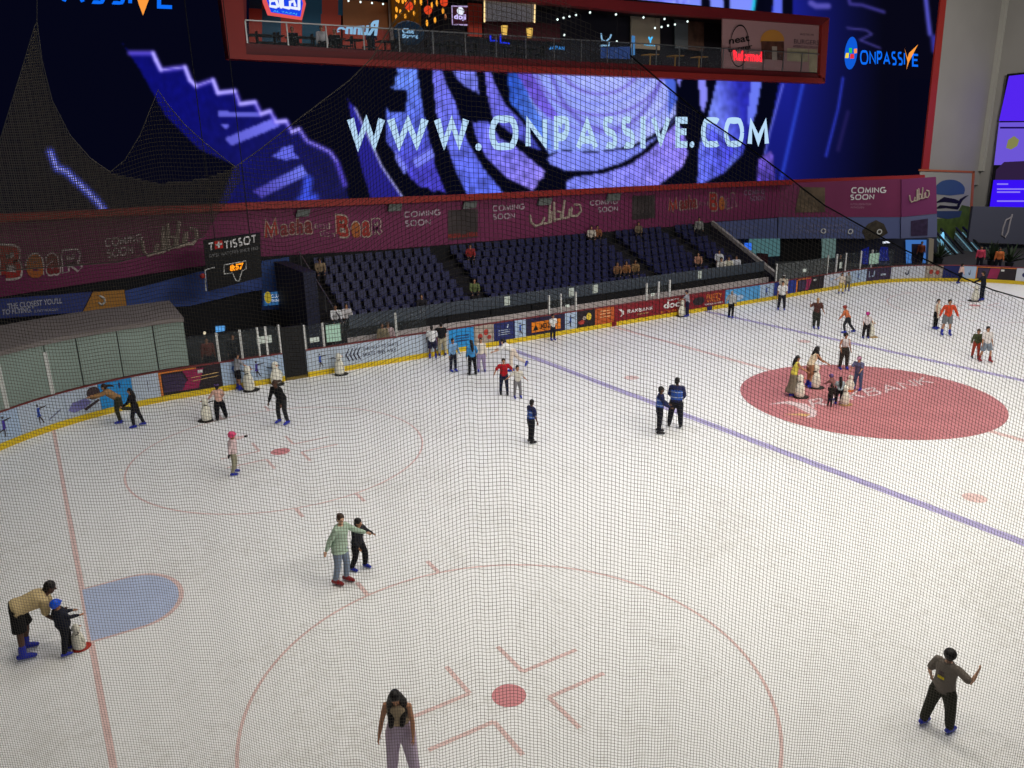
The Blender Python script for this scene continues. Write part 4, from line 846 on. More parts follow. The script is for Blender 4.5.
# railing
RL = empty('balcony_railing', (30, 22.85, 14)); tag(RL, 'glass railing with steel top rail along the red balcony', 'railing')
BR_ = Pl((0, 22.85, 0), (0, -1, 0)); zr = BR_.at(540, 38).z; xa, xb = xl+.1, xr+.0
o = obj('glass', MB().box((xa, 22.84, zf), (xb, 22.86, zr)), glassmat('balcony glass', (120, 135, 145), .05), RL); o.location = -RL.location
o = obj('top_rail', MB().box((xa, 22.81, zr), (xb, 22.89, zr+.05)), METAL, RL); o.location = -RL.location
for i in range(22):
    x = xa+(xb-xa)*i/21; o = obj('post', MB().box((x-.03, 22.86, zf-.05), (x+.03, 22.9, zr)), METAL, RL); o.location = -RL.location
# lit signs of the restaurants
def lit(name, pl, pts, m, label, cat='sign', out=0, t=.08):
    o = obj(name, MB().slab(pl.q(pts, out), pl.N, t), m); tag(o, label, cat); return o
BM = Pl((0, 24.2, 0), (0, -1, 0))
o = lit('blue_sign', BM, [(268, 15), (302, 20), (306, 4), (302, -10), (262, -12), (263, 2)], emis('red lit border', (235, 90, 90), .9), 'blue and white shield shaped neon sign with red border')
obj('face', MB().add(BM.q([(271, 12.3), (300.5, 16.8), (303, 3), (299, -8), (266, -10), (266.5, 0)], .02), [tuple(range(6))]), emis('blue lit face', (25, 70, 235), 1), o)
b = MB()
for P in ([(299, 9), (299, -1)], [(297, 8.5), (290, 7.5), (290, 2), (294, 1), (295, 5)], [(289, 8), (283, 7), (282, -3)], [(281, 7), (280, -1)], [(278, 6), (276, 0)], [(276, 7), (270, 6), (270, 1), (275, 0)]):
    b.tube(BM.q(P, .06), .07, 6)
obj('arabic_lettering', b, emis('white lit', (235, 240, 255), 1), o); lettering('lettering', BM, [('AL TAZAJ', [(273, 12.3), (297, 15.5), (297, 13), (273, 10)])], emis('cyan lit', (80, 190, 250), 1), .06, o)
o = empty('restaurant_sign', BM.at(358, 30)); tag(o, 'pale blue mirrored lettering behind the railing', 'sign')
q_ = BM.q([(337, 33.5), (378, 37), (378, 20.5), (337, 24)]); 
lt = lettering('lettering', BM, [('Runne', [(337, 33.5), (377, 36), (379, 20), (337, 24.5)])], emis('pale blue lit', (150, 200, 240), .8), 0, o, .05, True); lt.location = -o.location
for i, (txt, P, c, lab, e_) in enumerate(((' doji', [(454, 21), (466, 21.5), (466, 14), (454, 13.5)], (210, 195, 255), 'square maroon sign with white letters', 1), ('JAPAN', [(549, 49.5), (564.5, 50.5), (564.5, 46), (549, 45.5)], (60, 140, 220), 'small blue letters behind the railing', .9), ('YAMAS', [(644, 46), (655, 46.5), (655, 44), (644, 43.7)], (90, 190, 240), 'small cyan letters on the beige wall', 1))):
    o = empty('shop_sign', BM.at(*P[0])); tag(o, lab, 'sign')
    if i == 0:
        k = obj('plate', MB().slab(BM.q([(452, 24), (467, 24.5), (467, 6.5), (452, 6)]), BM.N, .08), mat('maroon plate', (80, 20, 45)), o); k.location = -o.location
        k = obj('lit_edge', MB().tube(BM.q([(467, 25), (452.5, 24.5), (452, 6), (467, 6.5)], .02), .04, 5), emis('pale pink lit', (190, 170, 220), .8), o); k.location = -o.location
        k = obj('apple_mark', MB().ball(BM.at(460.5, 11, .03), (.22, .03, .2)), emis('white lit', (235, 240, 255), 1), o); k.location = -o.location
    if i == 2:
        k = obj('cup_mark', MB().tube(BM.q([(649, 37.5), (650.5, 40.5), (650.5, 43), (650.5, 40.5), (652, 37.5)], .03), .06, 5), emis('cyan lit', (80, 190, 250), 1), o); k.location = -o.location
    lt = lettering('lettering', BM, [(txt.strip(), P)], emis('lit sign %d' % i, c, e_), .04, o, .05); lt.location = -o.location
o = lit('menu_screen', BM, [(601, 58), (630, 59), (630, 46.5), (601, 47.5)], emis('blue menu', (48, 72, 130), .6), 'blue menu screen behind the railing', 'screen')
o = lit('light_box', BM, [(632, 55), (635, 55), (635, 36), (632.5, 35.5)], emis('cyan strip', (70, 130, 190), .8), 'narrow cyan light box left of the beige wall', 'sign')
o = obj('neon_squiggle', MB().tube(BM.q([(601, 34), (602, 40), (606, 41.5), (610, 38), (611, 35)]), .05, 5).tube(BM.q([(609.5, 42), (609, 45.5), (601, 45.5)]), .05, 5), emis('pale blue lit', (150, 200, 240), .8)); tag(o, 'curly pale blue neon sign above the menu screen', 'sign')
o = lit('lattice_screen', BM, [(484.5, 21), (534, 22), (535, 3), (484.5, -1)], mat('grey lattice', (150, 150, 160), .5, noise=.5, nscale=14), 'grey lattice panel edged with warm string lights', 'panel')
obj('string_lights', MB().tube(BM.q([(484.5, 21.5), (484.5, -1), (510, .8), (535, 3.5), (534.5, 22)], .05), .05, 5), emis('warm lights', (250, 215, 150), 1.3), o)
o = obj('cloud_sign', MB().ball(BM.at(409, 33), (.9, .1, .6)), mat('cloud plate', (30, 60, 90))); tag(o, 'cloud shaped pale blue sign under the amber lanterns', 'sign')
lettering('lettering', BM, [('Cha', [(402, 33), (414, 33.8), (414, 28.5), (402, 28)]), ('Street', [(402, 38), (418, 38.8), (418, 34), (402, 33.5)])], emis('pale blue lit', (150, 200, 240), .8), .12, o, .05)
o = obj('blue_lamp_frame', MB().tube(BM.q([(490.5, 35), (490.5, 40.5), (497, 41), ]), .05, 5).tube(BM.q([(500.5, 35), (500.5, 42.5), (509, 43.5)]), .05, 5), emis('blue neon', (20, 50, 250), 1)); tag(o, 'blue L shaped neon tubes behind the railing', 'sign')
# amber lantern wall
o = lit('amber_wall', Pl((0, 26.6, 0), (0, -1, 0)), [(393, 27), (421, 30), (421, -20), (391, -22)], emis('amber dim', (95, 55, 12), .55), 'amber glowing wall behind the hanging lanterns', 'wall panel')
LAN = emis('amber lantern', (250, 165, 50), 1.2); LANR = emis('red lantern', (230, 70, 35), .9)
lab_l = 'hanging amber lantern in the balcony restaurant'
for i in range(16):
    px_, py_ = 395+random.random()*24, random.random()*22-2
    p = onY(px_, py_, 25.2+random.random()*.8); b = MB().ball(p, (.065, .065, .13), seg=8, rg=5); cdx = obj('cord', MB().tube([p, V((p.x, p.y, 17.2))], .008, 4), CABLE)
    cdx.parent = tag(obj('lantern', b, LAN), 'small amber lantern hanging in the cluster over the amber wall', 'lantern', 'amber lanterns in the cluster over the amber wall')
for i, (x_, y_) in enumerate(((427, 9), (432, 5), (437, 3), (429, 14), (443, 11), (435, 20), (445.5, 17), (427, 23), (421, 2))):
    p = onY(x_, y_, 25.5); b = MB().ball(p, (.07, .07, .17), seg=8, rg=5); cdx = obj('cord', MB().tube([p, V((p.x, p.y, 17.2))], .008, 4), CABLE)
    cdx.parent = tag(obj('lantern', b, LAN if i % 3 else mat('dim lantern', (150, 100, 60))), 'long amber lantern hanging right of the amber wall', 'lantern', 'amber lanterns right of the amber wall')
for i, (x_, y_, lb) in enumerate(((428, 10, 'round red lantern hanging low right of the amber wall'), (444, 2, 'large round red lantern left of the maroon sign'), (409, 6, 'round red lantern in front of the amber wall'))):
    p = onY(x_, y_, 24.8); b = MB().ball(p, .22, seg=12, rg=8); b.tube([p, V((p.x, p.y, 17.2))], .012, 4); tag(obj('red_lantern', b, LANR), lb, 'lantern')
for i, (x_, y_, lb) in enumerate(((504.5, 30.5, 'left warm table lamp under the lattice'), (529.5, 33, 'right warm table lamp under the lattice'))):
    p = onY(x_, y_, 25.0); b = MB().tube([p-V((0, 0, .25)), p+V((0, 0, .25))], [.16, .2], 10, round_=False); tag(obj('wall_lamp', b, emis('warm shade', (230, 185, 90), 1)), lb, 'lamp')
for i, (x_, y_) in enumerate(((557.5, 19.5), (563.5, 18), (569.5, 16.3), (576, 15), (590, 12.5), (616, 14.5), (564.3, 35), (643.5, 17.5), (655, 28), (661.5, 27), (668, 25.6), (675, 24.5), (664.5, 19), (687.5, 21.5), (616.8, 41.5), (348.5, .8), (360.5, 2), (372, 3), (383, 4))):
    p = onY(x_, y_, 24.6); b = MB().ball(p, .062 if i < 15 else .05, seg=8, rg=6); cdx = obj('cord', MB().tube([p+V((0, 0, .1)), V((p.x, p.y, 17.2))], .01, 4), CABLE)
    if i < 15: oo = tag(obj('pendant_bulb', b, emis('cool bulb', (225, 245, 240), 1.8)), 'small bright pendant bulb in the right half of the balcony', 'lamp', 'pendant bulbs in the right half of the balcony')
    else: oo = tag(obj('pendant_bulb', b, emis('cool bulb', (225, 245, 240), 1.8)), 'small bright bulb over the timber wall of the balcony', 'lamp', 'bulbs over the timber wall')
    cdx.parent = oo
# tables, chairs on the balcony
def bal_table(x, y, wood, lab):
    r = empty('restaurant_table', (x, y, zf-.05)); tag(r, lab, 'table', lab + 's')
    obj('tabletop', MB().box((-.4, -.4, .72), (.4, .4, .76)), wood, r); obj('pedestal', MB().tube([(0, 0, .03), (0, 0, .72)], .05, 8), wood, r); obj('foot', MB().box((-.3, -.3, 0), (.3, .3, .03)), wood, r); return r
def bal_chair(x, y, rz, lab, cm):
    r = empty('restaurant_chair', (x, y, zf-.05), rz); tag(r, lab, 'chair', lab + 's')
    obj('seat', MB().box((-.2, -.2, .43), (.2, .2, .47)), cm, r); obj('backrest', MB().box((-.2, .17, .55), (.2, .2, .92)), cm, r)
    for a in (-.17, .17):
        for b_ in (-.17, .17): obj('leg', MB().box((a-.018, b_-.018, 0), (a+.018, b_+.018, .45 if b_ < 0 else .6)), cm, r)
OAK = mat('pale oak', (190, 150, 80), .5)
for px_ in (258, 275, 296, 314, 336, 355, 385, 440, 462, 505, 530):
    x = onY(px_, 45, 24).x; bal_table(x, 24.0, BLK, 'dark square table on the balcony'); bal_chair(x-.65, 24.0, rad(90), 'dark chair on the balcony', BLK); bal_chair(x+.65, 24.0, rad(-90), 'dark chair on the balcony', BLK)
for px_ in (650, 675, 699): 
    x = onY(px_, 62, 23.9).x; r = bal_table(x, 23.9, OAK, 'pale oak table behind the right part of the railing')
for px_ in (661, 686, 712):
    x = onY(px_, 62, 23.9).x; bal_chair(x, 24.2, 0, 'grey chair between the pale oak tables', DGREY)
# ------------------------------------------------------------------ right side: poster, escalators, kiosk, grey band
SIDE = Pl((0, 22.9, 0), (0, -1, 0))
bgp = panel('burger_poster', SIDE, [(919, 246), (969, 250), (973, 172), (920, 170)], mat('grey poster ground', (150, 150, 142), .6), 0, .05); tag(bgp, 'tall framed wall poster with a blue domed drawing over green grass', 'poster')
def bg(name, pts, m, o_): obj(name, MB().add(SIDE.q(pts, o_), [tuple(range(len(pts)))]), m, bgp)
bg('blue_dome', [(935, 194)] + [(950+15*math.cos(rad(a)), 190-10.5*math.sin(rad(a))) for a in range(180, -1, -15)] + [(964, 194), (950, 195.5)], mat('denim print', (55, 80, 120)), .03)
bg('dark_layer', [(935, 203), (944, 197), (955, 199), (962, 202), (957, 203.5), (945, 202)], BLK, .03); bg('dark_layer', [(935, 209), (940, 205), (950, 206), (960, 206), (958, 209.5), (946, 208)], BLK, .03)
bg('blue_base', [(934, 211), (962, 211), (960, 217), (948, 219), (936, 217)], mat('denim dark print', (48, 66, 100)), .03)
bg('arrow', [(956, 208), (959, 207), (963, 200), (969, 195), (965, 196), (960, 199)], BLK, .04)
bg('grass', [(930, 246), (968, 250), (971, 207), (962, 205), (956, 215), (945, 218), (935, 219)], mat('grass print', (78, 100, 38), .7, noise=.4, nscale=1.5), .025)
for P in ([(919, 169), (974.5, 171), (974.5, 173), (919, 171)], [(973, 171), (975, 171), (970, 250), (968, 250)]): 
    o = obj('frame', MB().slab(SIDE.q(P, .06), SIDE.N, .08), mat('orange frame', (165, 90, 55)), bgp)
RB = Pl((0, 20.5, 0), (-.5, -.866, 0)); RB.P = V((70, 19.5, 0))
gbn = panel('grey_fascia', RB, [(968, 242), (1060, 246), (1060, 208), (973, 206.5)], mat('grey slate fascia', (74, 76, 92), .6), 0, .3); tag(gbn, 'dark grey fascia with a pale curled emblem at right', 'fascia')
m = MB(); m.tube(RB.q([(1012, 217), (1006, 220), (1003, 228), (1002, 235), (1005, 237.5), (1008, 232), (1010, 222), (1012, 215)], .05), .07, 6); obj('emblem', m, mat('pale emblem', (150, 145, 150)), gbn)
pn = MB(); pn.slab(RB.q([(968, 292), (1060, 300), (1060, 247), (969, 243)], -.4), RB.N, .1); sf = obj('shop_glass', pn, mat('dark shop glass', (58, 64, 78), .3, noise=.35, nscale=.8)); tag(sf, 'dark reflecting shop glass under the grey fascia', 'shop window')
for x_ in (985, 1003, 1021): obj('mullion', MB().slab(RB.q([(x_, 290), (x_+1, 290), (x_+1, 245), (x_, 245)], -.3), RB.N, .05), DGREY, sf)
# escalators
def escal(x_top, y_top, x_bot, y_bot, wdt, lab):
    a = onY(x_top, y_top, 21.5); bt = onY(x_bot, y_bot, 18.5)
    e = empty('escalator', bt); tag(e, lab, 'escalator')
    for nm, dz0, dz1, dx, mt_ in (('truss', -.5, .0, wdt, DGREY), ('balustrade', .0, .85, .08, glassmat('escalator glass', (130, 150, 160), .3)), ('handrail', .85, .95, .12, BLK)):
        for sd in ((-1, 1) if nm != 'truss' else (0,)):
            o_ = V((sd*wdt, 0, 0)); b = MB().slab([a+o_+V((-dx, 0, dz0)), bt+o_+V((-dx, 0, dz0)), bt+o_+V((-dx, 0, dz1)), a+o_+V((-dx, 0, dz1))], (-1, 0, 0), 2*dx)
            k = obj(nm, b, mt_, e); k.location = -e.location
    for sd in (-1, 1):
        o_ = V((sd*wdt, -.05, .42)); k = obj('strip_light', MB().tube([a+o_, bt+o_], .05, 6), emis('cool strip', (120, 170, 190), .7), e); k.location = -e.location
escal(936, 240, 969, 277, .5, 'left escalator descending behind the far corner boards'); escal(958, 238, 986, 270, .5, 'right escalator descending behind the far corner boards')
tag(obj('lit_disc', MB().ball(onY(942, 241, 21.0), (.25, .1, .75)), emis('pale cyan lit', (130, 205, 245), 1.1)), 'pale cyan glowing oval at the head of the left escalator', 'lamp')
# kiosk / blue lit doorway under the angled wall
KP = Pl((0, 0, 0), CH.N); KP.P = _a - CH.N*2.2
def kp(name, pts, m, lab=None, cat=None, out=0, t=.08):
    o = obj(name, MB().slab(KP.q(pts, out), KP.N, t), m)
    if lab: tag(o, lab, cat)
    return o
struct('wall_corner', MB().slab(KP.q([(700, 320), (937, 330), (937, 217), (700, 222)], -.15), KP.N, .1), mat('dim blue grey wall', (48, 50, 66), .8))
kp('lit_doorway', [(907, 282), (927, 283), (927, 240), (906, 240)], emis('blue lit doorway', (70, 125, 205), .75), 'bright blue lit doorway behind the far corner boards', 'doorway')
o = kp('door_leaf', [(912, 283), (922, 283), (922, 244), (912, 244)], mat('dark door', (40, 34, 60)), 'dark door standing in the blue lit doorway', 'door', .1)
kp('beige_column', [(927, 284), (932, 284), (934, 239), (929, 238.5)], mat('beige column', (150, 140, 125), .6), 'beige column right of the blue doorway', 'column', .4, .4)
kp('blue_poster', [(862, 266), (868, 266), (869, 247), (862, 250)], emis('deep blue lit', (25, 35, 130), .6), 'deep blue lit panel left of the kiosk', 'panel', .1)
o = kp('kiosk', [(877, 284), (889, 285), (889, 263), (876, 263)], mat('kiosk body', (70, 80, 120), .5), 'small kiosk lit violet blue at its foot', 'kiosk', .5, .8)
obj('ceiling_light', MB().slab(KP.q([(883, 243.5), (890, 243), (890, 241), (883, 241.5)], .55), KP.N, .05), emis('white lit', (235, 240, 255), 1), o); obj('light_strip', MB().slab(KP.q([(877, 283), (888, 284), (888, 281), (877, 280)], .55), KP.N, .04), emis('violet strip', (50, 40, 250), 1), o); obj('domed_screen', MB().slab(KP.q([(877, 261), (889, 261), (888, 247), (881, 247)], .55), KP.N, .05), emis('deep blue lit', (25, 35, 130), .6), o)
kp('pale_panel', [(822, 258.5), (835.5, 258), (836, 238.5), (822, 238.5)], emis('pale green lit', (108, 135, 132), .6), 'pale green lit panel right of the dark opening', 'panel', .15)
kp('pale_panel', [(745, 258), (780, 256), (780, 237), (750, 238)], emis('pale cyan lit panel', (88, 130, 135), .6), 'pale cyan lit panel behind the sloping parapet', 'panel', .15)
kp('dark_opening', [(781, 262), (821, 262), (821, 238), (781, 238)], BLK, 'dark opening between the two pale lit panels', 'doorway', .12)
o = kp('small_screen', [(745, 250.5), (751.5, 250), (751.5, 243), (744, 243)], emis('blue small screen', (50, 110, 235), 1), 'small blue monitor right of the sloping parapet', 'monitor', .3)
kp('maroon_block', [(757, 264), (768, 264), (768, 254), (757, 253)], mat('maroon block', (72, 30, 40)), 'maroon box behind the sloping parapet', 'box', .3, .3)
struct('trim_2', MB().slab(KP.q([(775, 300), (860, 290), (860, 264), (800, 261), (775, 262)], 1.0), KP.N, .1), mat('grey low partition', (78, 82, 82), .6))
# left dark interior details
o = obj('monitor', MB().slab(BACK.q([(216, 334), (225, 333), (225, 326), (216, 326.5)], .08), BACK.N, .1), emis('light blue monitor', (90, 160, 225), 1)); tag(o, 'small light blue monitor in the dark room below the scoreboard', 'monitor')
o = obj('counter', MB().box((5.6, 20.5, -.06), (9.8, 21.3, 1.1)), DGREY); tag(o, 'dark counter below the scoreboard', 'counter')
for i, (x_, y_, r_, c_) in enumerate(((204.5, 333, .07, (240, 225, 190)), (226, 338.5, .05, (220, 220, 160)), (209, 340, .06, (230, 200, 140)))):
    tag(obj('counter_lamp', MB().ball(onY(x_, y_, 20.9), r_), emis('counter lamp %d' % i, c_, 1)), ['brightest small lamp left on the dark counter', 'right small lamp over the dark counter', 'low small lamp at the left of the dark counter'][i], 'lamp')
# plants behind far boards
LEAF = mat('dark leaf', (48, 62, 42), .6)
def plant(px_, py_, d, h, lab):
    b = onZ(px_, py_, 0) if d is None else V((onX(px_, py_, d).x, onX(px_, py_, d).y, 0))
    r = empty('potted_plant', V((b.x, b.y, -.06))); tag(r, lab, 'plant')
    obj('pot', MB().tube([(0, 0, 0), (0, 0, .4)], [.22, .3], 10, round_=False), DGREY, r)
    m = MB()
    for k in range(46):
        a = random.random()*6.28; e_ = .3+random.random()*1.1; l = h*(.4+.5*random.random()); dr = V((math.cos(a)*math.cos(e_), math.sin(a)*math.cos(e_), math.sin(e_)))
        p0 = V((0, 0, .38)); p1 = p0+dr*l; sd = dr.cross(V((0, 0, 1))).normalized()*.09
        m.add([p0, p0+dr*l*.6+sd, p1-V((0, 0, .1)), p0+dr*l*.6-sd], [(0, 1, 2, 3), (3, 2, 1, 0)])
    obj('foliage', m, LEAF, r)
plant(937, 277, 59.5, 1.7, 'leafy plant behind the beige floral board'); plant(990, 272, 61, 1.9, 'leafy plant right of the pink visitor'); plant(1008, 272, 61, 1.9, 'leafy plant nearest the right edge')
# ------------------------------------------------------------------ people
SKN = {'l': mat('light skin', (214, 170, 142), .55), 'm': mat('tan skin', (180, 130, 98), .55), 'd': mat('dark skin', (92, 62, 48), .55)}
HAIRK = mat('black hair', (24, 20, 20), .5); HAIRB = mat('brown hair', (62, 42, 30), .5)
SKATE = mat('blue skate boot', (35, 48, 165), .45); SKBK = mat('black skate boot', (24, 22, 26), .5); SKRD = mat('red skate boot', (140, 36, 40), .5); STEEL = mat('skate blade', (190, 195, 200), .25, .9)
EYE = mat('eye', (30, 24, 22), .3)
def cl(r, g, b): return mat('cloth %d %d %d' % (r, g, b), (r, g, b), .8, spec=.15)
TMP = bpy.data.objects.new('tmp', bpy.data.meshes.new('tmp')); COL.objects.link(TMP)
def remesh(mb, vox, name):
    me = mb.mesh(name); TMP.data = me
    md = TMP.modifiers.new('r', 'REMESH'); md.mode = 'VOXEL'; md.voxel_size = vox; md.use_smooth_shade = True
    m2 = TMP.modifiers.new('s', 'SMOOTH'); m2.factor = .5; m2.iterations = 2
    dg = bpy.context.evaluated_depsgraph_get(); dg.update()
    out = bpy.data.meshes.new_from_object(TMP.evaluated_get(dg)); out.name = name
    TMP.modifiers.clear(); bpy.data.meshes.remove(me) if me.users == 0 else None
    for p in out.polygons: p.use_smooth = True
    return out
def dirv(f, o, side):       # f: forward swing from hanging down, o: outward
    f, o = rad(f), rad(o); return V((side*math.sin(o), math.sin(f)*math.cos(o), -math.cos(f)*math.cos(o)))
def person(label, foot, top=None, rel=0, H=None, hmax=1.95, lean=4, twist=0, side=0, head=(0, 0), aL=((5, 8), (15, 8)), aR=((5, 8), (15, 8)), lL=((8, 4), (-4, 3)), lR=((-4, 4), (-10, 3)),
           skin='m', shirt=None, sleeve='long', trousers=None, leg='long', hem=0, wide=1.0, hair='short', haircol=None, helmet=None, cap=None, skate=None, near=False, sit=None, prints=(), vest=None, bulk=1.0, female=False, gloves=None, name='person', base_z=0, bag=None, support=None):
    L0 = onZ(foot[0], foot[1], base_z) if sit is None else V(foot)
    az = math.atan2(L0.x-CAM.x, L0.y-CAM.y) + rad(rel); rz = -az
    def skel(Hh):
        s = Hh/1.75
        J = {}; hip = V((0, 0, 0)); la = rad(lean)
        sp = V((math.sin(rad(side)), math.sin(la), math.cos(la))).normalized()
        J['pel'] = hip; J['waist'] = hip+sp*.13*s; J['chest'] = hip+sp*.36*s; J['neck'] = hip+sp*.51*s
        tw = Matrix.Rotation(rad(twist), 3, 'Z'); xr_ = tw@V((1, 0, 0)); xr_ = (xr_-sp*xr_.dot(sp)).normalized()
        J['sx'] = xr_; J['sp'] = sp; sw = (.175 if female else .2)*s
        hl = rad(lean*.55+head[0]); hd = V((0, math.sin(hl), math.cos(hl))); J['hd'] = hd
        J['head'] = J['neck']+sp*.03*s+hd*.13*s
        for sd, A, Lg in ((-1, aL, lL), (1, aR, lR)):
            k = 'L' if sd < 0 else 'R'
            sh = J['neck']-sp*.05*s+xr_*(sd*sw); el = sh+dirv(A[0][0], A[0][1], sd)*.29*s; wr = el+dirv(A[1][0], A[1][1], sd)*.25*s
            J['sh'+k], J['el'+k], J['wr'+k] = sh, el, wr; J['hn'+k] = dirv(A[1][0], A[1][1], sd)
            hp = hip+V((sd*.095*s, 0, -.03*s)); kn = hp+dirv(Lg[0][0], Lg[0][1], sd)*.43*s; an = kn+dirv(Lg[1][0], Lg[1][1], sd)*.42*s
            J['hp'+k], J['kn'+k], J['an'+k] = hp, kn, an; J['shin'+k] = (an-kn).normalized()
        # ground: blade below ankle .135 s
        gz = {k: J['an'+k].z-.135*s for k in 'LR'}
        low = min(gz.values()); off = V((0, 0, -low))
        if sit is not None: off = V((0, 0, sit))
        ft = [J['an'+k] for k in 'LR' if gz[k] < low+.12*s] if sit is None else [J['hpL'], J['hpR']]
        mid = sum(ft, V())/len(ft)
        off = off - V((mid.x, mid.y-(.04*s if sit is None else 0), 0))
        for k in J:
            if k not in ('sx', 'sp', 'hd', 'hnL', 'hnR', 'shinL', 'shinR'): J[k] = J[k]+off
        J['s'] = s; return J
    rotz = Matrix.Rotation(rz, 3, 'Z')
    if H is None:
        lo, hi = .8, 2.3
        for _ in range(18):
            h_ = (lo+hi)/2; J = skel(h_); p = proj(L0 + rotz@(J['head']+J['hd']*.12*J['s']))
            if p[1] > top[1]: lo = h_
            else: hi = h_
        H = max(.95, min(hmax, h_))
    J = skel(H); s = J['s']; sp, sx = J['sp'], J['sx']; fy = sx.cross(sp)*-1
    fy = (V((0, 1, 0)) - sp*sp.y).normalized() if abs(sp.y) < .98 else V((0, 0, -1)); fy = (sp.cross(sx)) if (sp.cross(sx)).y > 0 or abs(lean) > 60 else -(sp.cross(sx))
    vox = (.0095 if near else .017)
    def torso(m, g, top_=True, bottom=True, hemdrop=0, widehem=1.0):
        W_ = s*bulk; fx = 1.0
        rows = []
        if hemdrop: rows.append((J['pel']+V((0, 0, -hemdrop)), (.165+g)*widehem, (.115+g)*widehem))
        if bottom: rows += [(J['pel']-sp*.07*s, .14, .10), (J['pel'], .168 if not female else .178, .118)]
        rows += [(J['waist'], .14 if female else .15, .10), ((J['waist']+J['chest'])/2, .15 if not female else .14, .108)]
        if top_: rows += [(J['chest'], .168 if not female else .152, .118), (J['neck']-sp*.09*s, .175 if not female else .155, .10), (J['neck']-sp*.03*s, .13, .08), (J['neck']+sp*.005*s, .065, .06)]
        R = []
        for i, (c, a, b) in enumerate(rows):
            gg = g if i or not hemdrop else 0
            R.append((c, sx*((a+gg)*W_), fy*((b+gg)*W_)))
        m.loft(R, 16)
    # ---- body: one continuous mesh
    b = MB(); torso(b, 0)
    b.tube([J['neck']-sp*.05*s, J['head']-J['hd']*.07*s], [.058*s, .05*s], 10)
    hd = J['hd']; hr = Matrix.Rotation(rad(head[1]), 3, hd); fwd = (V((0, 1, 0))-hd*hd.y).normalized(); fwd = hr@fwd; hx = fwd.cross(hd)
    HM = Matrix((hx, fwd, hd)).transposed()
    hc = J['head']; s0_ = s; kh = 1.2 if H < 1.4 else 1.0; s = s*1.04*kh
    b.ball(hc+HM@V((0, -.005, .02))*s, V((.074, .092, .1))*s, HM, 14, 10); b.ball(hc+HM@V((0, .025, -.05))*s, V((.055, .06, .065))*s, HM, 12, 8)
    b.ball(hc+HM@V((0, .097, -.01))*s, V((.013, .02, .022))*s, HM, 8, 6); b.ball(hc+HM@V((0, .075, -.052))*s, V((.024, .014, .009))*s, HM, 8, 6)
    for sd in (-1, 1): b.ball(hc+HM@V((sd*.076, -.005, -.005))*s, V((.012, .02, .032))*s, HM, 8, 6)
    s = s0_
    for k, sd in (('L', -1), ('R', 1)):
        b.tube([J['sh'+k]-sx*sd*.03*s, J['sh'+k], (J['sh'+k]+J['el'+k])/2, J['el'+k], J['el'+k].lerp(J['wr'+k], .4), J['wr'+k]], [.05*s, .052*s, .046*s, .037*s, .038*s, .025*s], 10)
        d = J['hn'+k]; w = J['wr'+k]; inn = (V((-sd, 0, 0))-d*d.dot(V((-sd, 0, 0)))).normalized(); acr = d.cross(inn).normalized()
        b.tube([w, w+d*.045*s, w+d*.085*s], [.026*s, .036*s, .036*s], 8, .5, ref=acr)
        for fi, (o_, ln, cu) in enumerate(((-1.5, .062, .3), (-.5, .072, .35), (.5, .068, .4), (1.5, .054, .5))):
            p0 = w+d*.085*s+acr*(o_*.019*s); p1 = p0+(d+inn*cu*.5).normalized()*ln*.5*s; p2 = p1+(d+inn*cu*1.6).normalized()*ln*.5*s; b.tube([p0-d*.02*s, p0, p1, p2], [.0095*s, .0092*s, .0085*s, .0075*s] if near else .0105*s, 6)
        th = -acr if sd > 0 else -acr
        p0 = w+d*.03*s+th*.028*s; b.tube([p0-th*.01*s, p0+(d*.7+th*.7+inn*.4)*.035*s, p0+(d*1.3+th*.9+inn*.7)*.045*s], [.012*s, .0105*s, .009*s], 6)
        b.tube([J['hp'+k]+V((0, 0, .05*s)), J['hp'+k].lerp(J['kn'+k], .3), J['hp'+k].lerp(J['kn'+k], .75), J['kn'+k], J['kn'+k].lerp(J['an'+k], .35), J['kn'+k].lerp(J['an'+k], .85), J['an'+k]], [.09*s, .085*s, .062*s, .055*s, .058*s, .04*s, .038*s], 12)
        tdir = (V((0, 1, 0))-J['shin'+k]*J['shin'+k].y)
        if J['shin'+k].z < -.7: tdir = V((0, 1, -.05))
        tdir.normalize(); J['toe'+k] = tdir; J['upf'+k] = -J['shin'+k] if J['shin'+k].z > -.7 else V((0, 0, 1))
        b.tube([J['an'+k], J['an'+k]+tdir*.1*s-J['upf'+k]*.05*s], [.04*s, .03*s], 8)
    root = bpy.data.objects.new(name, remesh(b, vox, 'body')); COL.objects.link(root); root.data.materials.append(SKN[skin])
    root.location = L0; root.rotation_euler = (0, 0, rz); tag(root, label, 'person')
    def part(nm, m, mt, v=None):
        me = remesh(m, v or vox, nm); me.materials.append(mt); o = bpy.data.objects.new(nm, me); COL.objects.link(o); o.parent = root; return o
    def raw(nm, m, mt, smooth=True): return obj(nm, m, mt, root, smooth)
    # ---- clothes
    if shirt:
        m = MB(); torso(m, .03, True, hem >= 0, max(hem, .02)*s if hem > 0 else 0, wide if leg == 'none' else 1.04)
        for k, sd in (('L', -1), ('R', 1)):
            S0, E0, W0 = J['sh'+k], J['el'+k], J['wr'+k]
            if sleeve == 'long': m.tube([S0-sx*sd*.04*s, S0, (S0+E0)/2, E0, E0.lerp(W0, .5), W0.lerp(E0, .08)], [.072*s, .078*s, .072*s, .066*s, .06*s, .046*s], 10)
            elif sleeve == 'short': m.tube([S0-sx*sd*.04*s, S0, S0.lerp(E0, .45), S0.lerp(E0, .75)], [.072*s, .08*s, .08*s, .08*s], 10)
        sh_o = part('shirt' if sleeve != 'long' else 'jacket', m, shirt)
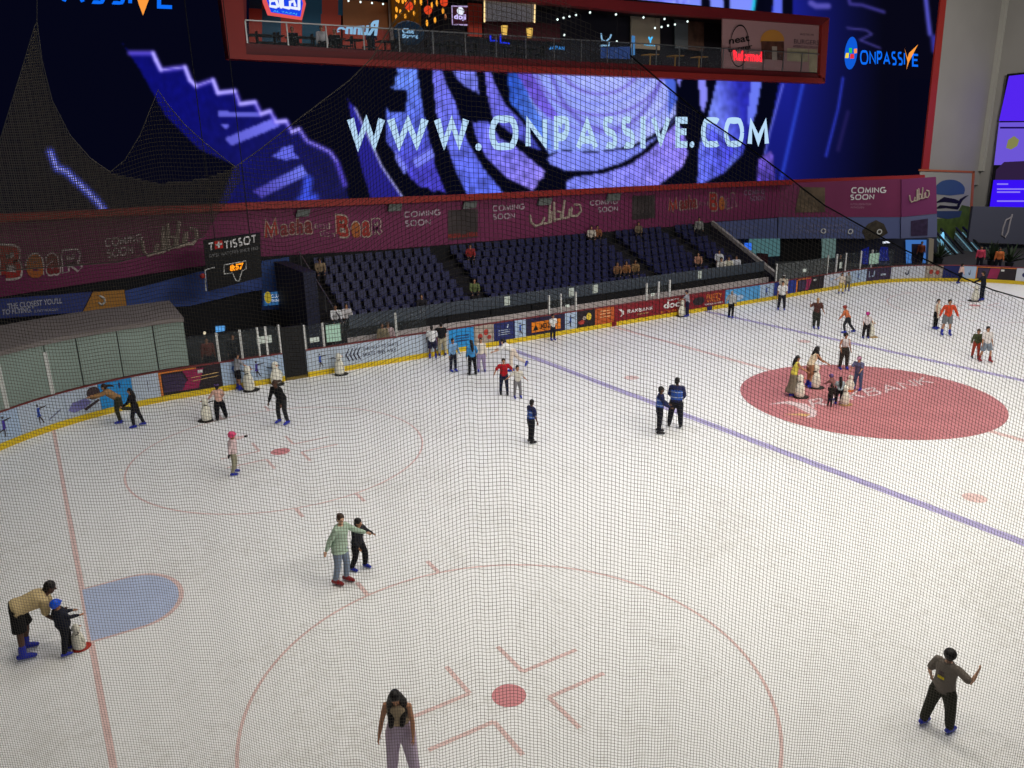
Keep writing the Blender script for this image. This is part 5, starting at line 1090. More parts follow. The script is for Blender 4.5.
    if vest:
        m = MB(); W_ = s*bulk
        m.loft([(c, sx*(a*W_), fy*(d_*W_)) for c, a, d_ in ((J['pel']+sp*.03*s, .2, .15), (J['waist'], .19, .14), (J['chest'], .2, .15), (J['neck']-sp*.1*s, .19, .13), (J['neck']-sp*.05*s, .14, .1))], 14); part('vest', m, vest)
        m = MB()
        for q_ in (.12, .3): 
            c = J['pel']+sp*q_*s; m.loft([(c-sp*.012*s, sx*(.208*W_), fy*(.158*W_)), (c+sp*.012*s, sx*(.208*W_), fy*(.158*W_))], 14)
        raw('reflective_strip', m, cl(150, 160, 190))
    if trousers:
        m = MB(); w_ = wide
        if leg in ('long', 'short'):
            W_ = s*bulk
            m.loft([(J['pel']-V((0, 0, .15*s)), V((.1*W_, 0, 0)), V((0, .11*W_, 0))), (J['pel']-sp*.08*s, sx*(.17*W_), fy*(.13*W_)), (J['pel'], sx*(.19*W_), fy*(.14*W_)), (J['waist']-sp*.02*s, sx*(.162*W_), fy*(.118*W_))], 16)
            for k in 'LR':
                hp, kn, an = J['hp'+k], J['kn'+k], J['an'+k]
                if leg == 'long': m.tube([hp+V((0, 0, .04*s)), hp.lerp(kn, .3), hp.lerp(kn, .8), kn.lerp(an, .1), kn.lerp(an, .5), kn.lerp(an, .92)], [.115*s, .115*s*min(w_, 1.2), .09*s*w_, .082*s*w_, .076*s*w_, .066*s*w_], 12)
                else: m.tube([hp+V((0, 0, .04*s)), hp.lerp(kn, .3), hp.lerp(kn, .92)], [.115*s, .12*s, .115*s*w_], 12, round_=False)
            part('trousers' if leg == 'long' else 'shorts', m, trousers)
        elif leg == 'skirt':
            an = (J['anL']+J['anR'])/2; c = V((an.x, an.y, J['anL'].z+.05*s)); kn = (J['knL']+J['knR'])/2
            m.loft([(c, V((.3*s*w_, 0, 0)), V((0, .26*s*w_, 0))), (kn, V((.24*s*w_, 0, 0)), V((0, .2*s*w_, 0))), (J['pel']-V((0, 0, .05*s)), V((.19*s, 0, 0)), V((0, .15*s, 0))), (J['waist'], sx*.15*s, fy*.12*s)], 18); part('skirt', m, trousers)
    # ---- skates
    if sit is None:
        sk = skate or SKATE
        for k in 'LR':
            a, t_, u_ = J['an'+k], J['toe'+k], J['upf'+k]; u_ = (u_-t_*u_.dot(t_)).normalized()
            m = MB(); m.tube([a-J['shin'+k]*.13*s, a-J['shin'+k]*.05*s, a], [.068*s, .066*s, .06*s], 10); m.tube([a-u_*.04*s-t_*.06*s, a-u_*.04*s+t_*.03*s, a-u_*.05*s+t_*.13*s, a-u_*.06*s+t_*.19*s], [.052*s, .058*s, .052*s, .04*s], 10)
            o = part('skate', m, sk, .012 if near else .016)
            xx = t_.cross(u_); m = MB(); c = a-u_*.13*s
            P = [c-t_*.09*s, c+t_*.19*s, c+t_*.2*s+u_*.02*s, c+t_*.12*s+u_*.035*s, c-t_*.05*s+u_*.035*s, c-t_*.1*s+u_*.03*s]
            m.slab([p+xx*.005*s for p in P], xx, .01*s)
            bl_ = obj('blade', m, STEEL, o)
    else:
        for k in 'LR':
            a = J['an'+k]; m = MB(); m.tube([a-V((0, .05, .04))*s, a+V((0, .14, -.05))*s], [.045*s, .038*s], 8); raw('shoe', m, cl(40, 40, 48))
    # ---- head gear
    hcm = haircol or HAIRK; s = s0_*1.06*kh
    if hair and not helmet:
        m = MB(); m.ball(hc+HM@V((0, -.018, .035))*s, V((.085, .098, .096))*s, HM, 14, 10); m.ball(hc+HM@V((0, -.05, -.02))*s, V((.076, .062, .085))*s, HM, 12, 8)
        bk_ = -fwd
        if hair == 'long': m.tube([hc+bk_*.06*s, hc+bk_*.09*s-hd*.12*s, hc+bk_*.115*s-hd*.26*s-V((0, 0, .02)), hc+bk_*.11*s-hd*.36*s-V((0, 0, .06))], [.07*s, .085*s, .08*s, .045*s], 10)
        if hair == 'front': 
            for sd in (-1, 1): m.tube([hc+hx*sd*.06*s-fwd*.02*s, hc+hx*sd*.09*s-hd*.12*s+fwd*.0*s, hc+hx*sd*.09*s-hd*.24*s+fwd*.09*s, hc+hx*sd*.08*s-V((0, 0, .36*s))+fwd*.09*s], [.05*s, .06*s, .065*s, .04*s], 10)
            m.tube([hc+bk_*.05*s, hc+bk_*.08*s-hd*.2*s, hc+bk_*.09*s-hd*.36*s], [.07*s, .09*s, .06*s], 10)
        if hair == 'pony': m.tube([hc+bk_*.09*s+hd*.03*s, hc+bk_*.16*s, hc+bk_*.19*s-V((0, 0, .1*s)), hc+bk_*.17*s-V((0, 0, .22*s))], [.03*s, .034*s, .03*s, .014*s], 8)
        if hair == 'fly': m.tube([hc+bk_*.07*s+hd*.03*s, hc+bk_*.16*s+V((0, 0, .02)), hc+bk_*.26*s+V((0, 0, .0)), hc+bk_*.34*s-V((0, 0, .05))], [.045*s, .05*s, .045*s, .02*s], 8)
        if hair == 'bun': m.ball(hc+bk_*.1*s+hd*.05*s, .045*s)
        if hair == 'curly': m.ball(hc+HM@V((0, -.03, .03))*s, V((.11, .115, .11))*s, HM, 14, 10)
        part('hair', m, hcm)
    if helmet:
        m = MB(); m.ball(hc+HM@V((0, -.01, .035))*s, V((.105, .125, .105))*s, HM, 16, 10); m.ball(hc+HM@V((0, -.05, -.01))*s, V((.095, .08, .07))*s, HM, 12, 8)
        m.loft([(hc+HM@V((0, .105, .045))*s, hx*.07*s, hd*.012*s), (hc+HM@V((0, .14, .035))*s, hx*.05*s, hd*.008*s)], 10)
        part('helmet', m, helmet)
    if cap:
        m = MB(); m.ball(hc+HM@V((0, -.01, .05))*s, V((.09, .105, .075))*s, HM, 14, 8); m.loft([(hc+HM@V((0, .07, .05))*s, hx*.07*s, hd*.012*s), (hc+HM@V((0, .17, .035))*s, hx*.055*s, hd*.009*s)], 10); part('cap', m, cap)
    s = s0_
    if gloves:
        for k in 'LR': m = MB(); w, d = J['wr'+k], J['hn'+k]; m.tube([w-d*.02*s, w+d*.05*s, w+d*.12*s], [.038*s, .05*s, .042*s], 8); part('glove', m, gloves)
    if near or H > 1.0:
        m = MB(); s = s0_*1.04*kh
        for sd in (-1, 1): m.ball(hc+HM@V((sd*.03, .083, .012))*s, V((.013, .008, .007))*s, HM, 8, 6)
        raw('eyes', m, EYE); s = s0_
    if bag:
        m = MB(); c = J['pel']+V((-.26*s, -.02, .0)); m.ball(c, V((.07, .12, .15))*s, None, 10, 8); raw('bag', m, bag)
    for (q0, q1, u0_, u1_, mt_, nm) in prints:      # patch on the back: heights q along spine
        m = MB(); 
        pts = []
        for uu, qq in ((u0_, q0), (u1_, q0), (u1_, q1), (u0_, q1)):
            c = J['pel']+sp*qq*s; an_ = uu; pts.append(c + sx*(.24*s*math.sin(an_)) - fy*(.178*s*math.cos(an_)))
        m.add(pts, [(0, 1, 2, 3)]); raw(nm, m, mt_, False)
    root['h'] = round(H, 2)
    del root['h']
    HS.append((label, round(H, 2)))
    return root
HS = []
FWD = ((55, 10), (75, 5)); HANG = ((4, 8), (12, 6)); OUT = ((0, 45), (10, 50)); HOLD = ((38, 8), (62, 0))
GLIDE = dict(lL=((20, 5), (-18, 4)), lR=((-8, 5), (-28, 4)))
STAND = dict(lL=((3, 6), (-2, 3)), lR=((1, 6), (-4, 3)))
BAREK = SKBK
# foreground
person('person in beige T-shirt and black shorts bending over a small child', (23, 656.5), (52, 586), 95, hmax=1.85, H=1.8, lean=78, head=(-18, 0), aL=((14, 8), (46, -8)), aR=((0, 4), (40, -4)), lL=((12, 6), (-12, 4)), lR=((-2, 6), (-4, 4)), skin='d', shirt=cl(196, 174, 130), sleeve='short', trousers=cl(26, 26, 28), leg='short', wide=1.1, hair='short', near=True, bulk=1.18, hem=.06)
person('small child in dark clothes and bright blue helmet', (66, 654), (55, 601), 80, hmax=1.3, bulk=1.45, lean=-7, aL=((40, 12), (70, 6)), aR=((45, 8), (80, 0)), lL=((14, 6), (-6, 3)), lR=((-8, 6), (-12, 3)), shirt=cl(34, 36, 48), trousers=cl(28, 30, 38), helmet=mat('bright blue helmet', (25, 85, 215), .3), near=True, wide=1.15)
person('person in sage green jacket, grey jeans and red skates', (340, 583), (336, 514.5), 125, hmax=1.78, lean=6, side=-4, head=(5, -30), aR=((-28, 18), (-14, 22)), aL=((45, 30), (68, 25)), lL=((12, 3), (-8, 1)), lR=((-2, 1), (-14, 1)), skin='l', shirt=cl(165, 185, 165), trousers=cl(130, 142, 160), hair='bun', haircol=HAIRB, skate=SKRD, near=True, female=True, hem=.14, bulk=1.22)
person('child in black hoodie with arm out beside the green jacket', (358, 569), (361, 519.5), 130, hmax=1.45, lean=8, head=(8, 10), aR=((10, 12), (40, 6)), aL=((8, 38), (28, 42)), lL=((22, 8), (-8, 4)), lR=((2, 8), (-22, 4)), skin='m', shirt=cl(40, 40, 46), trousers=cl(26, 26, 32), hair='short', near=True, wide=1.15, bulk=1.18)
person('person with long dark hair and lilac trousers at the bottom edge', (405, 777), (401, 695), 195, hmax=1.75, lean=10, head=(26, 8), aL=((2, 10), (10, 2)), aR=((4, 16), (12, 10)), lL=((4, 8), (-4, 6)), lR=((4, 6), (-2, 5)), skin='m', shirt=cl(180, 160, 130), sleeve='none', trousers=cl(192, 174, 194), hair='front', near=True, female=True, hem=-1, wide=1.25, skate=SKBK)
person('child in grey T-shirt with yellow back print and raised right hand', (934, 730), (941, 649), 30, hmax=1.7, lean=3, head=(0, 35), aL=((-15, 20), (30, 5)), aR=((10, 62), (165, 10)), lL=((-8, 10), (-12, 6)), lR=((8, 8), (2, 4)), skin='l', shirt=cl(112, 104, 96), sleeve='short', trousers=cl(48, 48, 40), hair='curly', haircol=HAIRK, near=True, wide=1.25, hem=.1, bulk=1.08, prints=[(.2, .26, -.25, .3, cl(200, 180, 40), 'yellow_print'), (.27, .36, -.2, .2, cl(90, 78, 78), 'dark_print')])
# marshals
DK = cl(28, 28, 36); VST = cl(52, 84, 160); JER = cl(36, 40, 76)
person('marshal in blue vest standing alone near the middle of the ice', (530, 443.5), (531, 399.5), 60, hmax=1.78, head=(8, 15), shirt=JER, vest=VST, sleeve='short', trousers=DK, hair='short', skate=SKBK, skin='d', lL=((6, 4), (-4, 2)), lR=((0, 3), (-6, 2)))
person('marshal in blue vest facing right, left of the pair near the blue line', (657.5, 433.5), (660.5, 386.5), 80, hmax=1.78, shirt=JER, vest=VST, trousers=DK, hair='short', skate=SKBK, skin='d', aL=((20, 6), (60, -6)), aR=((20, 6), (60, -6)), **STAND)
person('marshal in blue vest seen from behind, right of the pair near the blue line', (674.5, 428), (678.5, 377.5), 10, hmax=1.88, shirt=JER, vest=VST, trousers=DK, hair='short', skate=SKBK, skin='d', wide=1.2, aL=((10, 12), (50, -14)), aR=((10, 12), (50, -14)), lL=((2, 10), (0, 7)), lR=((2, 7), (0, 4)), bulk=1.08)
# middle group
person('person in red T-shirt and navy jeans holding a child by the hand', (504, 394.5), (504, 358.5), 175, hmax=1.75, shirt=cl(170, 28, 40), sleeve='short', trousers=cl(34, 40, 66), hair='short', skate=SKBK, skin='m', aR=((0, 38), (5, 22)), aL=((5, 40), (10, 30)), lL=((10, 4), (0, 3)), lR=((-2, 6), (-6, 4)), lean=5)
person('child in white patterned shirt and grey trousers right of the red shirt', (517.5, 398), (514, 366), 165, hmax=1.4, shirt=cl(200, 195, 185), sleeve='short', trousers=cl(120, 118, 122), hair='short', skin='m', aR=((0, 45), (20, 60)), aL=((10, 20), (30, 40)), lean=5, **STAND)
person('person in white bending forward with one blue skate lifted behind', (513, 372), (508, 346.5), -80, H=1.6, lean=58, head=(-30, 0), shirt=cl(225, 222, 218), sleeve='short', trousers=cl(215, 200, 185), hair='short', haircol=HAIRK, skin='l', aL=((50, 15), (70, 10)), aR=((45, 20), (65, 12)), lL=((8, 3), (-6, 2)), lR=((-32, 6), (-60, 6)))
person('person in white shirt and navy shorts by the pale boards', (433, 359.2), (431.5, 325.5), 5, hmax=1.75, shirt=cl(215, 215, 215), sleeve='short', trousers=cl(34, 36, 60), leg='short', hair='short', skin='d', aL=((10, 14), (20, 10)), **STAND)
person('person in black T-shirt and khaki trousers leaning on the boards', (443, 356), (442, 322.5), -15, hmax=1.8, shirt=cl(26, 26, 30), sleeve='short', trousers=cl(176, 166, 140), hair='short', skin='m', aL=((40, 40), (60, 50)), lean=8, bulk=1.08, wide=1.15, **STAND)
person('child in light blue top and dark trousers walking from the boards', (453, 371.5), (450.5, 338.5), 150, hmax=1.5, shirt=cl(120, 160, 200), sleeve='long', trousers=cl(34, 36, 50), hair='short', skin='m', aL=((5, 14), (25, 10)), lL=((8, 2), (-2, 0)), lR=((2, 3), (-8, 0)), lean=6)
person('person with long black hair in a blue jacket and black trousers', (473, 375.5), (474.3, 340), -20, hmax=1.65, shirt=cl(60, 130, 185), trousers=cl(22, 22, 28), hair='long', skin='m', female=True, skate=SKBK, aR=((10, 25), (50, 10)), **STAND)
person('person in cream top and lilac trousers behind the blue jacket', (481.5, 371.5), (478, 338), 175, hmax=1.65, shirt=cl(215, 205, 192), trousers=cl(160, 145, 180), hair='short', skin='m', female=True, wide=1.2, **STAND)
person('person in white shirt standing before the orange sign board', (552.5, 340.2), (551.5, 314.5), 150, hmax=1.75, shirt=cl(215, 215, 212), sleeve='short', trousers=cl(30, 32, 46), hair='short', skin='m', lL=((3, 3), (-2, 1)), lR=((1, 3), (-4, 1)))
# left pair by boards
person('person in tan top leaning forward with one skate raised behind', (122, 424), (105, 389.5), -80, H=1.62, lean=48, head=(-20, 0), shirt=cl(158, 122, 82), trousers=cl(62, 62, 46), hair='fly', haircol=mat('dark auburn hair', (44, 28, 22), .5), skin='m', female=True, aL=((70, 10), (88, 5)), aR=((60, 8), (85, 5)), lL=((10, 3), (-8, 2)), lR=((-10, 3), (-80, 4)))
person('girl in black outfit with long hair following the person in tan', (140.5, 427), (133.5, 388.5), -75, hmax=1.65, lean=10, shirt=cl(26, 24, 28), trousers=cl(34, 34, 40), hair='long', skin='m', female=True, hem=.2, aL=((25, 10), (60, 5)), aR=((2, 6), (8, 4)), lL=((16, 4), (-2, 3)), lR=((-14, 4), (-18, 3)))
PNK = cl(205, 165, 150)
person('person in pale pink top, violet cap and flared black trousers', (222.5, 420), (219, 384), -20, hmax=1.65, shirt=PNK, trousers=cl(22, 22, 28), hair='short', cap=mat('violet cap', (88, 62, 120), .6), skin='m', female=True, skate=SKBK, wide=1.4, aL=((25, 28), (50, 8)), aR=((15, 25), (40, -10)), lL=((2, 6), (-2, 4)), lR=((6, 14), (2, 12)))
person('person in grey T-shirt and black shorts pushing an aid by the boards', (238.5, 390.5), (238.5, 353), 70, hmax=1.8, shirt=cl(150, 150, 155), sleeve='short', trousers=cl(24, 24, 30), leg='short', hair='short', skin='m', aL=HOLD, aR=HOLD, bag=cl(35, 95, 180), lean=8, **STAND)
person('person in black tracksuit stooping with a flying ponytail', (284.5, 423.3), (277.5, 380.5), -135, hmax=1.75, lean=26, head=(-8, 0), shirt=cl(26, 26, 28), trousers=cl(44, 44, 48), hair='fly', haircol=HAIRB, skin='d', aL=((10, 10), (16, 6)), aR=((14, 10), (24, 6)), hem=.12, bulk=1.1, lL=((12, 10), (-8, 6)), lR=((12, 8), (-10, 8)))
person('small child in pink helmet with one blue sleeve stretched out', (233, 474.7), (238, 432.5), 85, hmax=1.3, lean=6, shirt=cl(214, 190, 190), trousers=cl(150, 146, 124), helmet=mat('pink helmet', (215, 70, 115), .4), skin='m', bulk=1.25, gloves=cl(20, 20, 24), aL=((80, 25), (88, 12)), aR=((-35, 22), (-20, 30)), lL=((12, 6), (-12, 4)), lR=((-2, 8), (-14, 6)), near=True)
# centre disc group
person('person in yellow top and long taupe skirt pushing an aid', (790.5, 395.8), (797, 355.5), 70, hmax=1.7, lean=10, shirt=cl(208, 196, 84), sleeve='none', trousers=cl(122, 112, 96), leg='skirt', hair='long', skin='m', female=True, aL=HOLD, aR=HOLD, wide=1.1)
person('person in cream top and brown shorts leaning on an aid', (807.5, 387.5), (814, 346.5), 65, hmax=1.75, lean=22, shirt=cl(222, 205, 175), sleeve='none', trousers=cl(150, 105, 78), leg='short', hair='front', skin='m', female=True, aL=((40, 10), (55, 6)), aR=((42, 12), (58, 8)), hem=.16, **STAND)
person('person in black hat, white top and dark trousers by the disc', (842.5, 369), (843.5, 333), 155, hmax=1.75, lean=-2, shirt=cl(205, 200, 200), sleeve='none', trousers=cl(52, 50, 46), hair='curly', skin='m', female=True, aL=((-5, 12), (20, 10)), aR=((-5, 14), (25, -6)), wide=1.15, hem=-1, **STAND)
person('child in slate shirt and pink cap holding an orange based aid', (857.5, 389.8), (856, 357), 200, hmax=1.5, lean=16, shirt=cl(98, 98, 130), sleeve='short', trousers=cl(80, 92, 125), cap=mat('mauve cap', (170, 120, 145), .6), hair='short', skin='m', aL=HOLD, aR=HOLD, bulk=1.1, **STAND)
person('tiny child in black at the front of the disc group', (829, 407), (829.5, 386.5), 20, hmax=1.15, H=.82, shirt=cl(40, 36, 34), trousers=cl(32, 32, 34), hair='short', skin='m', lean=6, aL=((30, 10), (60, 0)), skate=cl(60, 60, 50))
person('child with long black hair, pale top and black trousers', (838.5, 405), (840, 377), -15, hmax=1.35, shirt=cl(160, 175, 180), sleeve='short', trousers=cl(22, 22, 26), hair='long', skin='m', lean=5, aL=((20, 10), (50, 0)), **STAND)
person('child in violet helmet bending behind the tiny child', (833.5, 401), (835, 374.5), -60, hmax=1.4, shirt=cl(140, 95, 92), trousers=cl(60, 45, 55), helmet=mat('violet helmet', (105, 80, 130), .4), skin='m', lean=24, aL=HOLD, aR=HOLD)
# far right skaters
person('person in white shirt and black trousers in front of the royal blue board', (781, 310), (784.5, 281), 175, hmax=1.8, shirt=cl(220, 218, 215), sleeve='short', trousers=cl(34, 34, 46), hair='short', skin='m', wide=1.1, bulk=1.1, lL=((3, 7), (0, 4)), lR=((2, 7), (-2, 4)))
person('person in beige shirt and white cap directly behind the white shirt', (782, 302), (781.8, 274.5), 5, hmax=1.85, shirt=cl(190, 180, 160), sleeve='short', trousers=cl(60, 60, 66), cap=WHT, hair='short', skin='m', bulk=1.1, **STAND)
person('person in striped brown top with one arm raised', (815.5, 328.5), (816.7, 298), 165, hmax=1.75, shirt=cl(82, 52, 48), sleeve='short', trousers=cl(46, 48, 44), hair='short', haircol=cl(190, 160, 110), skin='m', wide=1.2, bulk=1.05, aR=((30, 50), (155, 10)), aL=((5, 15), (30, 20)), lL=((2, 4), (0, 2)), lR=((2, 1), (-8, 0)))
person('child in orange top and red helmet lunging to the left', (850, 333.5), (847, 309), -80, hmax=1.45, H=1.42, lean=28, head=(-12, 0), shirt=cl(205, 115, 75), trousers=cl(48, 50, 56), helmet=mat('brick helmet', (150, 52, 45), .4), skin='m', aL=((20, 8), (35, 4)), aR=((20, 8), (40, 4)), lL=((26, 5), (-12, 3)), lR=((-14, 5), (-40, 4)))
person('child in magenta helmet, white top and black trousers', (865, 338), (865.7, 312.5), 160, hmax=1.45, shirt=cl(215, 205, 205), sleeve='short', trousers=cl(34, 30, 34), helmet=mat('magenta helmet', (190, 40, 130), .4), skin='m', wide=1.3, aL=((15, 20), (40, 10)), aR=((10, 12), (30, 6)), **STAND)
person('person in yellow trousers and white top by the far boards', (840.5, 293.5), (841, 273), 170, hmax=1.7, shirt=cl(215, 200, 185), sleeve='short', trousers=cl(215, 190, 110), hair='long', skin='m', female=True, aR=((10, 50), (30, 70)), **STAND)
person('person in grey shirt at the right of the yellow trousers', (847, 291), (847, 272.5), 175, hmax=1.65, shirt=cl(150, 150, 145), trousers=cl(100, 100, 96), hair='short', skin='m', female=True, **STAND)
person('person in pale pink top skating along the far navy board', (957, 283.5), (961, 263.5), 60, hmax=1.75, lean=12, shirt=cl(225, 190, 175), trousers=cl(32, 32, 44), hair='short', skin='m', **GLIDE)
person('person all in black pushing a white aid at the far right', (982, 300.8), (984.5, 271), -75, hmax=1.8, shirt=cl(30, 32, 40), trousers=cl(30, 34, 48), hair='short', skin='m', aL=HOLD, aR=HOLD, lean=8, **STAND)
person('person with long braid, cream dress and black leggings', (934, 329), (938.5, 299), 105, hmax=1.7, shirt=cl(222, 212, 190), sleeve='none', trousers=cl(24, 24, 28), hair='pony', skin='l', female=True, hem=.32, wide=1.0, aL=((5, 25), (10, 20)), lL=((4, 4), (0, 3)), lR=((2, 8), (0, 6)), head=(0, -40))
person('person in orange long sleeved top and grey shorts', (945, 335), (947.3, 299.5), 160, hmax=1.8, shirt=cl(212, 78, 48), trousers=cl(120, 125, 130), leg='short', hair='short', skin='m', aL=((8, 26), (15, 22)), aR=((8, 28), (12, 18)), lL=((6, 6), (0, 4)), lR=((4, 8), (-2, 6)), wide=1.0, bulk=.95)
person('child in olive top and red trousers beside the white T-shirt', (974.5, 358), (977, 329.5), 165, hmax=1.5, shirt=cl(70, 75, 50), trousers=cl(165, 62, 45), hair='short', haircol=HAIRB, skin='m', skate=SKBK, aR=((10, 16), (20, 10)), **STAND)
person('person in white T-shirt and grey shorts walking right', (983.5, 361.5), (981.5, 326.5), 140, hmax=1.8, shirt=cl(222, 215, 212), sleeve='short', trousers=cl(128, 138, 150), leg='short', hair='short', skin='m', skate=SKRD, lL=((24, 5), (2, 3)), lR=((-6, 5), (-16, 4)), lean=-3, wide=1.1, bulk=1.0)
person('person in grey shirt and black trousers before the sky blue board', (730.3, 318.5), (733, 291), 20, hmax=1.75, shirt=cl(175, 175, 172), trousers=cl(24, 24, 30), hair='short', haircol=cl(150, 140, 130), skin='m', aL=((10, 30), (25, 15)), lL=((8, 3), (-6, 0)), lR=((0, 3), (-8, 2)))
person('person in grey shirt and dark cap pushing an aid by the maroon boards', (687.8, 316.8), (687, 290), -80, hmax=1.75, shirt=cl(160, 162, 170), sleeve='short', trousers=cl(28, 30, 60), cap=cl(50, 44, 70), hair='short', skin='m', aL=HOLD, aR=HOLD, lean=8, **STAND)
# ---- skating aids
AIDW = mat('white aid plastic', (228, 224, 208), .4); AIDB = mat('black aid base', (30, 28, 26), .5)
def aid(foot, top, rel, lab, base=AIDB, small=False):
    L0 = onZ(*foot); az = math.atan2(L0.x-CAM.x, L0.y-CAM.y)+rad(rel)
    lo, hi = .4, 1.6
    for _ in range(16):
        h_ = (lo+hi)/2; p = proj(L0+V((0, 0, h_)))
        if p[1] > top: lo = h_
        else: hi = h_
    h = max(.55, min(1.05, h_)); k = h
    r = empty('skating_aid', L0, -az); tag(r, lab, 'skating aid')
    prof = [(.0, .2), (.06, .24), (.22, .26), (.45, .23), (.62, .16), (.68, .12), (.74, .14), (.85, .155), (.95, .11), (1.0, .03)]
    m = MB(); m.loft([(V((0, 0, .05*k+z_*.95*k)), V((r_*k, 0, 0)), V((0, r_*.8*k, 0))) for z_, r_ in prof], 18); obj('body', m, AIDW, r, True)
    m = MB(); m.loft([(V((0, .08*k, 0)), V((.26*k, 0, 0)), V((0, .32*k, 0))), (V((0, .08*k, .035*k)), V((.26*k, 0, 0)), V((0, .32*k, 0))), (V((0, .05*k, .07*k)), V((.22*k, 0, 0)), V((0, .27*k, 0)))], 18); obj('base', m, base, r, True)
    for sd in (-1, 1):
        m = MB(); m.tube([(sd*.12*k, -.02*k, .72*k), (sd*.26*k, -.1*k, .76*k), (sd*.28*k, -.2*k, .76*k)], .022*k, 8); obj('handle', m, AIDB, r, True)
        m = MB(); m.tube([(sd*.2*k, .02*k, .58*k), (sd*.27*k, .05*k, .42*k), (sd*.25*k, .06*k, .28*k)], [.03*k, .05*k, .02*k], 8, .5); obj('flipper', m, AIDW, r, True)
    m = MB(); m.tube([(0, .1*k, .84*k), (0, .2*k, .82*k)], [.035*k, .01*k], 8); obj('beak', m, mat('orange beak', (205, 120, 50)), r, True)
    m = MB(); [m.ball((sd*.05*k, .115*k, .9*k), .016*k, seg=8, rg=6) for sd in (-1, 1)]; obj('eyes', m, EYE, r, True)
    return r
aid((207.6, 421), 397.5, -60, 'white standing skating aid left of the pink top person')
aid((249.5, 391), 365, 70, 'white skating aid pushed by the person in grey T-shirt and shorts')
aid((277, 384), 361.5, 150, 'white skating aid parked by the boards left of the black gate')
aid((340, 375), 353, 60, 'white skating aid parked alone below the chevron board')
aid((799, 397.5), 374.5, 70, 'white skating aid held by the person in the long skirt')
aid((814.5, 388), 364, 70, 'white skating aid held by the person in brown shorts')
aid((849.5, 390.5), 375, 200, 'white skating aid with orange base on the red disc', mat('orange aid base', (200, 95, 40), .5))
aid((844, 404.8), 385, 60, 'white skating aid with tan base beside the long haired child', mat('tan aid base', (170, 140, 90), .5))
aid((870.5, 337), 320, 90, 'white skating aid with tan base by the magenta helmet child', mat('tan aid base', (170, 140, 90), .5))
aid((682, 316.5), 300, -60, 'white skating aid in front of the big white letters board')
aid((974.5, 301.3), 285, -70, 'white skating aid pushed by the person all in black')
aid((80, 649), 624, 60, 'white skating aid with red and yellow foot held by the blue helmet child', mat('red aid base', (165, 45, 30), .5))
# ---- spectators in the stands
def spect(px, py, k, lab, shirt, hair='short', female=False, hc=None, x=None, sk='m', ext={}):
    y = RY(k)+.12 if k < 50 else k; zf_ = RZ(k) if k < 50 else 0
    P = onY(px, py, y)
    person(lab, (P.x, y-.02, zf_+.02), None, 175, H=1.66, sit=.50, lean=6, lL=((82, 8), (4, 2)), lR=((82, 8), (0, 2)), aL=((30, 8), (70, -8)), aR=((30, 8), (70, -8)), shirt=shirt, trousers=cl(36, 36, 44), hair=hair, haircol=hc, female=female, skin=sk, **ext)
def stander(px, py, y, zf_, lab, shirt, rel=175, H=1.68, tr=None, **kw):
    P = onY(px, py, y); person(lab, (P.x, y, 0), None, rel, H=H, sit=.9*H/1.75+zf_+.02, lean=3, lL=((2, 4), (0, 2)), lR=((0, 4), (-2, 2)), shirt=shirt, trousers=tr or cl(34, 34, 42), **kw)
spect(334.5, 302, 1, 'spectator in white shirt at the left end of the seating', cl(215, 215, 215))
spect(346, 307, 1, 'spectator in pale top at the left end of the lowest row', cl(200, 195, 195), 'long', True)
spect(421, 296, 1, 'lone spectator in dark top with pale bag in the left block', cl(40, 38, 44))
spect(474, 280, 2, 'spectator in olive top beside the left aisle', cl(100, 110, 70))
spect(470, 250, 6, 'spectator in red at the head of the left aisle', cl(150, 50, 50))
spect(320, 268, 6, 'spectator in brown at the top left end of the seating', cl(140, 120, 95), 'curly')
spect(591, 240, 7, 'spectator in pale top in the topmost row under the flowing title', cl(200, 190, 175))
spect(597, 240, 7, 'spectator in brown top in the topmost row under the flowing title', cl(140, 88, 60))
spect(638, 236, 7, 'spectator in dark beige high near the middle aisle', cl(120, 105, 85), 'long', True)
spect(617, 272, 2, 'left of three spectators in tan tops', cl(128, 92, 64), 'long', True)
spect(626, 270, 2, 'middle of three spectators in tan tops', cl(142, 96, 60), 'long', True)
spect(635, 268, 2, 'right of three spectators in tan tops', cl(134, 104, 70), 'long', True)
spect(698, 256, 2, 'spectator in peach top left of the right aisle', cl(165, 120, 98), 'long', True)
spect(719, 251, 2, 'spectator in white headscarf in the right block', cl(205, 205, 205))
spect(721, 262, 1, 'left of three pale spectators in the lowest row', cl(200, 195, 185))
spect(728.5, 262, 1, 'middle of three pale spectators in the lowest row', cl(205, 200, 180))
spect(736, 261, 1, 'right of three pale spectators in the lowest row', cl(205, 205, 210))
stander(698, 246, 22.0, RZ(6), 'spectator in grey standing high on the right aisle', cl(130, 130, 125))
stander(748, 280, 17.6, 0.0, 'person in red standing beside the parapet foot', cl(130, 35, 40))
stander(388, 330, 16.1, 0.0, 'person in pale pink behind the glass above the direction words', cl(205, 180, 180), hair='curly', haircol=HAIRB)
stander(382, 322, 16.1, 0.0, 'person in beige behind the glass left of the pale pink one', cl(150, 135, 105))
stander(206, 338, 18.0, 0.0, 'person in dark red near the counter under the scoreboard', cl(110, 60, 50))
stander(233, 343, 18.0, 0.0, 'person in black behind the glass near the counter', cl(30, 30, 36))
stander(978, 272, 19.5, 0.0, 'visitor in pink behind the far corner boards', cl(200, 70, 95)) if False else None
def vis(px, py, X, lab, c): 
    P = onX(px, py, X); person(lab, (P.x, P.y, 0), None, 175, H=1.7, sit=.88, lean=3, lL=((2, 4), (0, 2)), lR=((0, 4), (-2, 2)), shirt=c, trousers=cl(34, 34, 42))
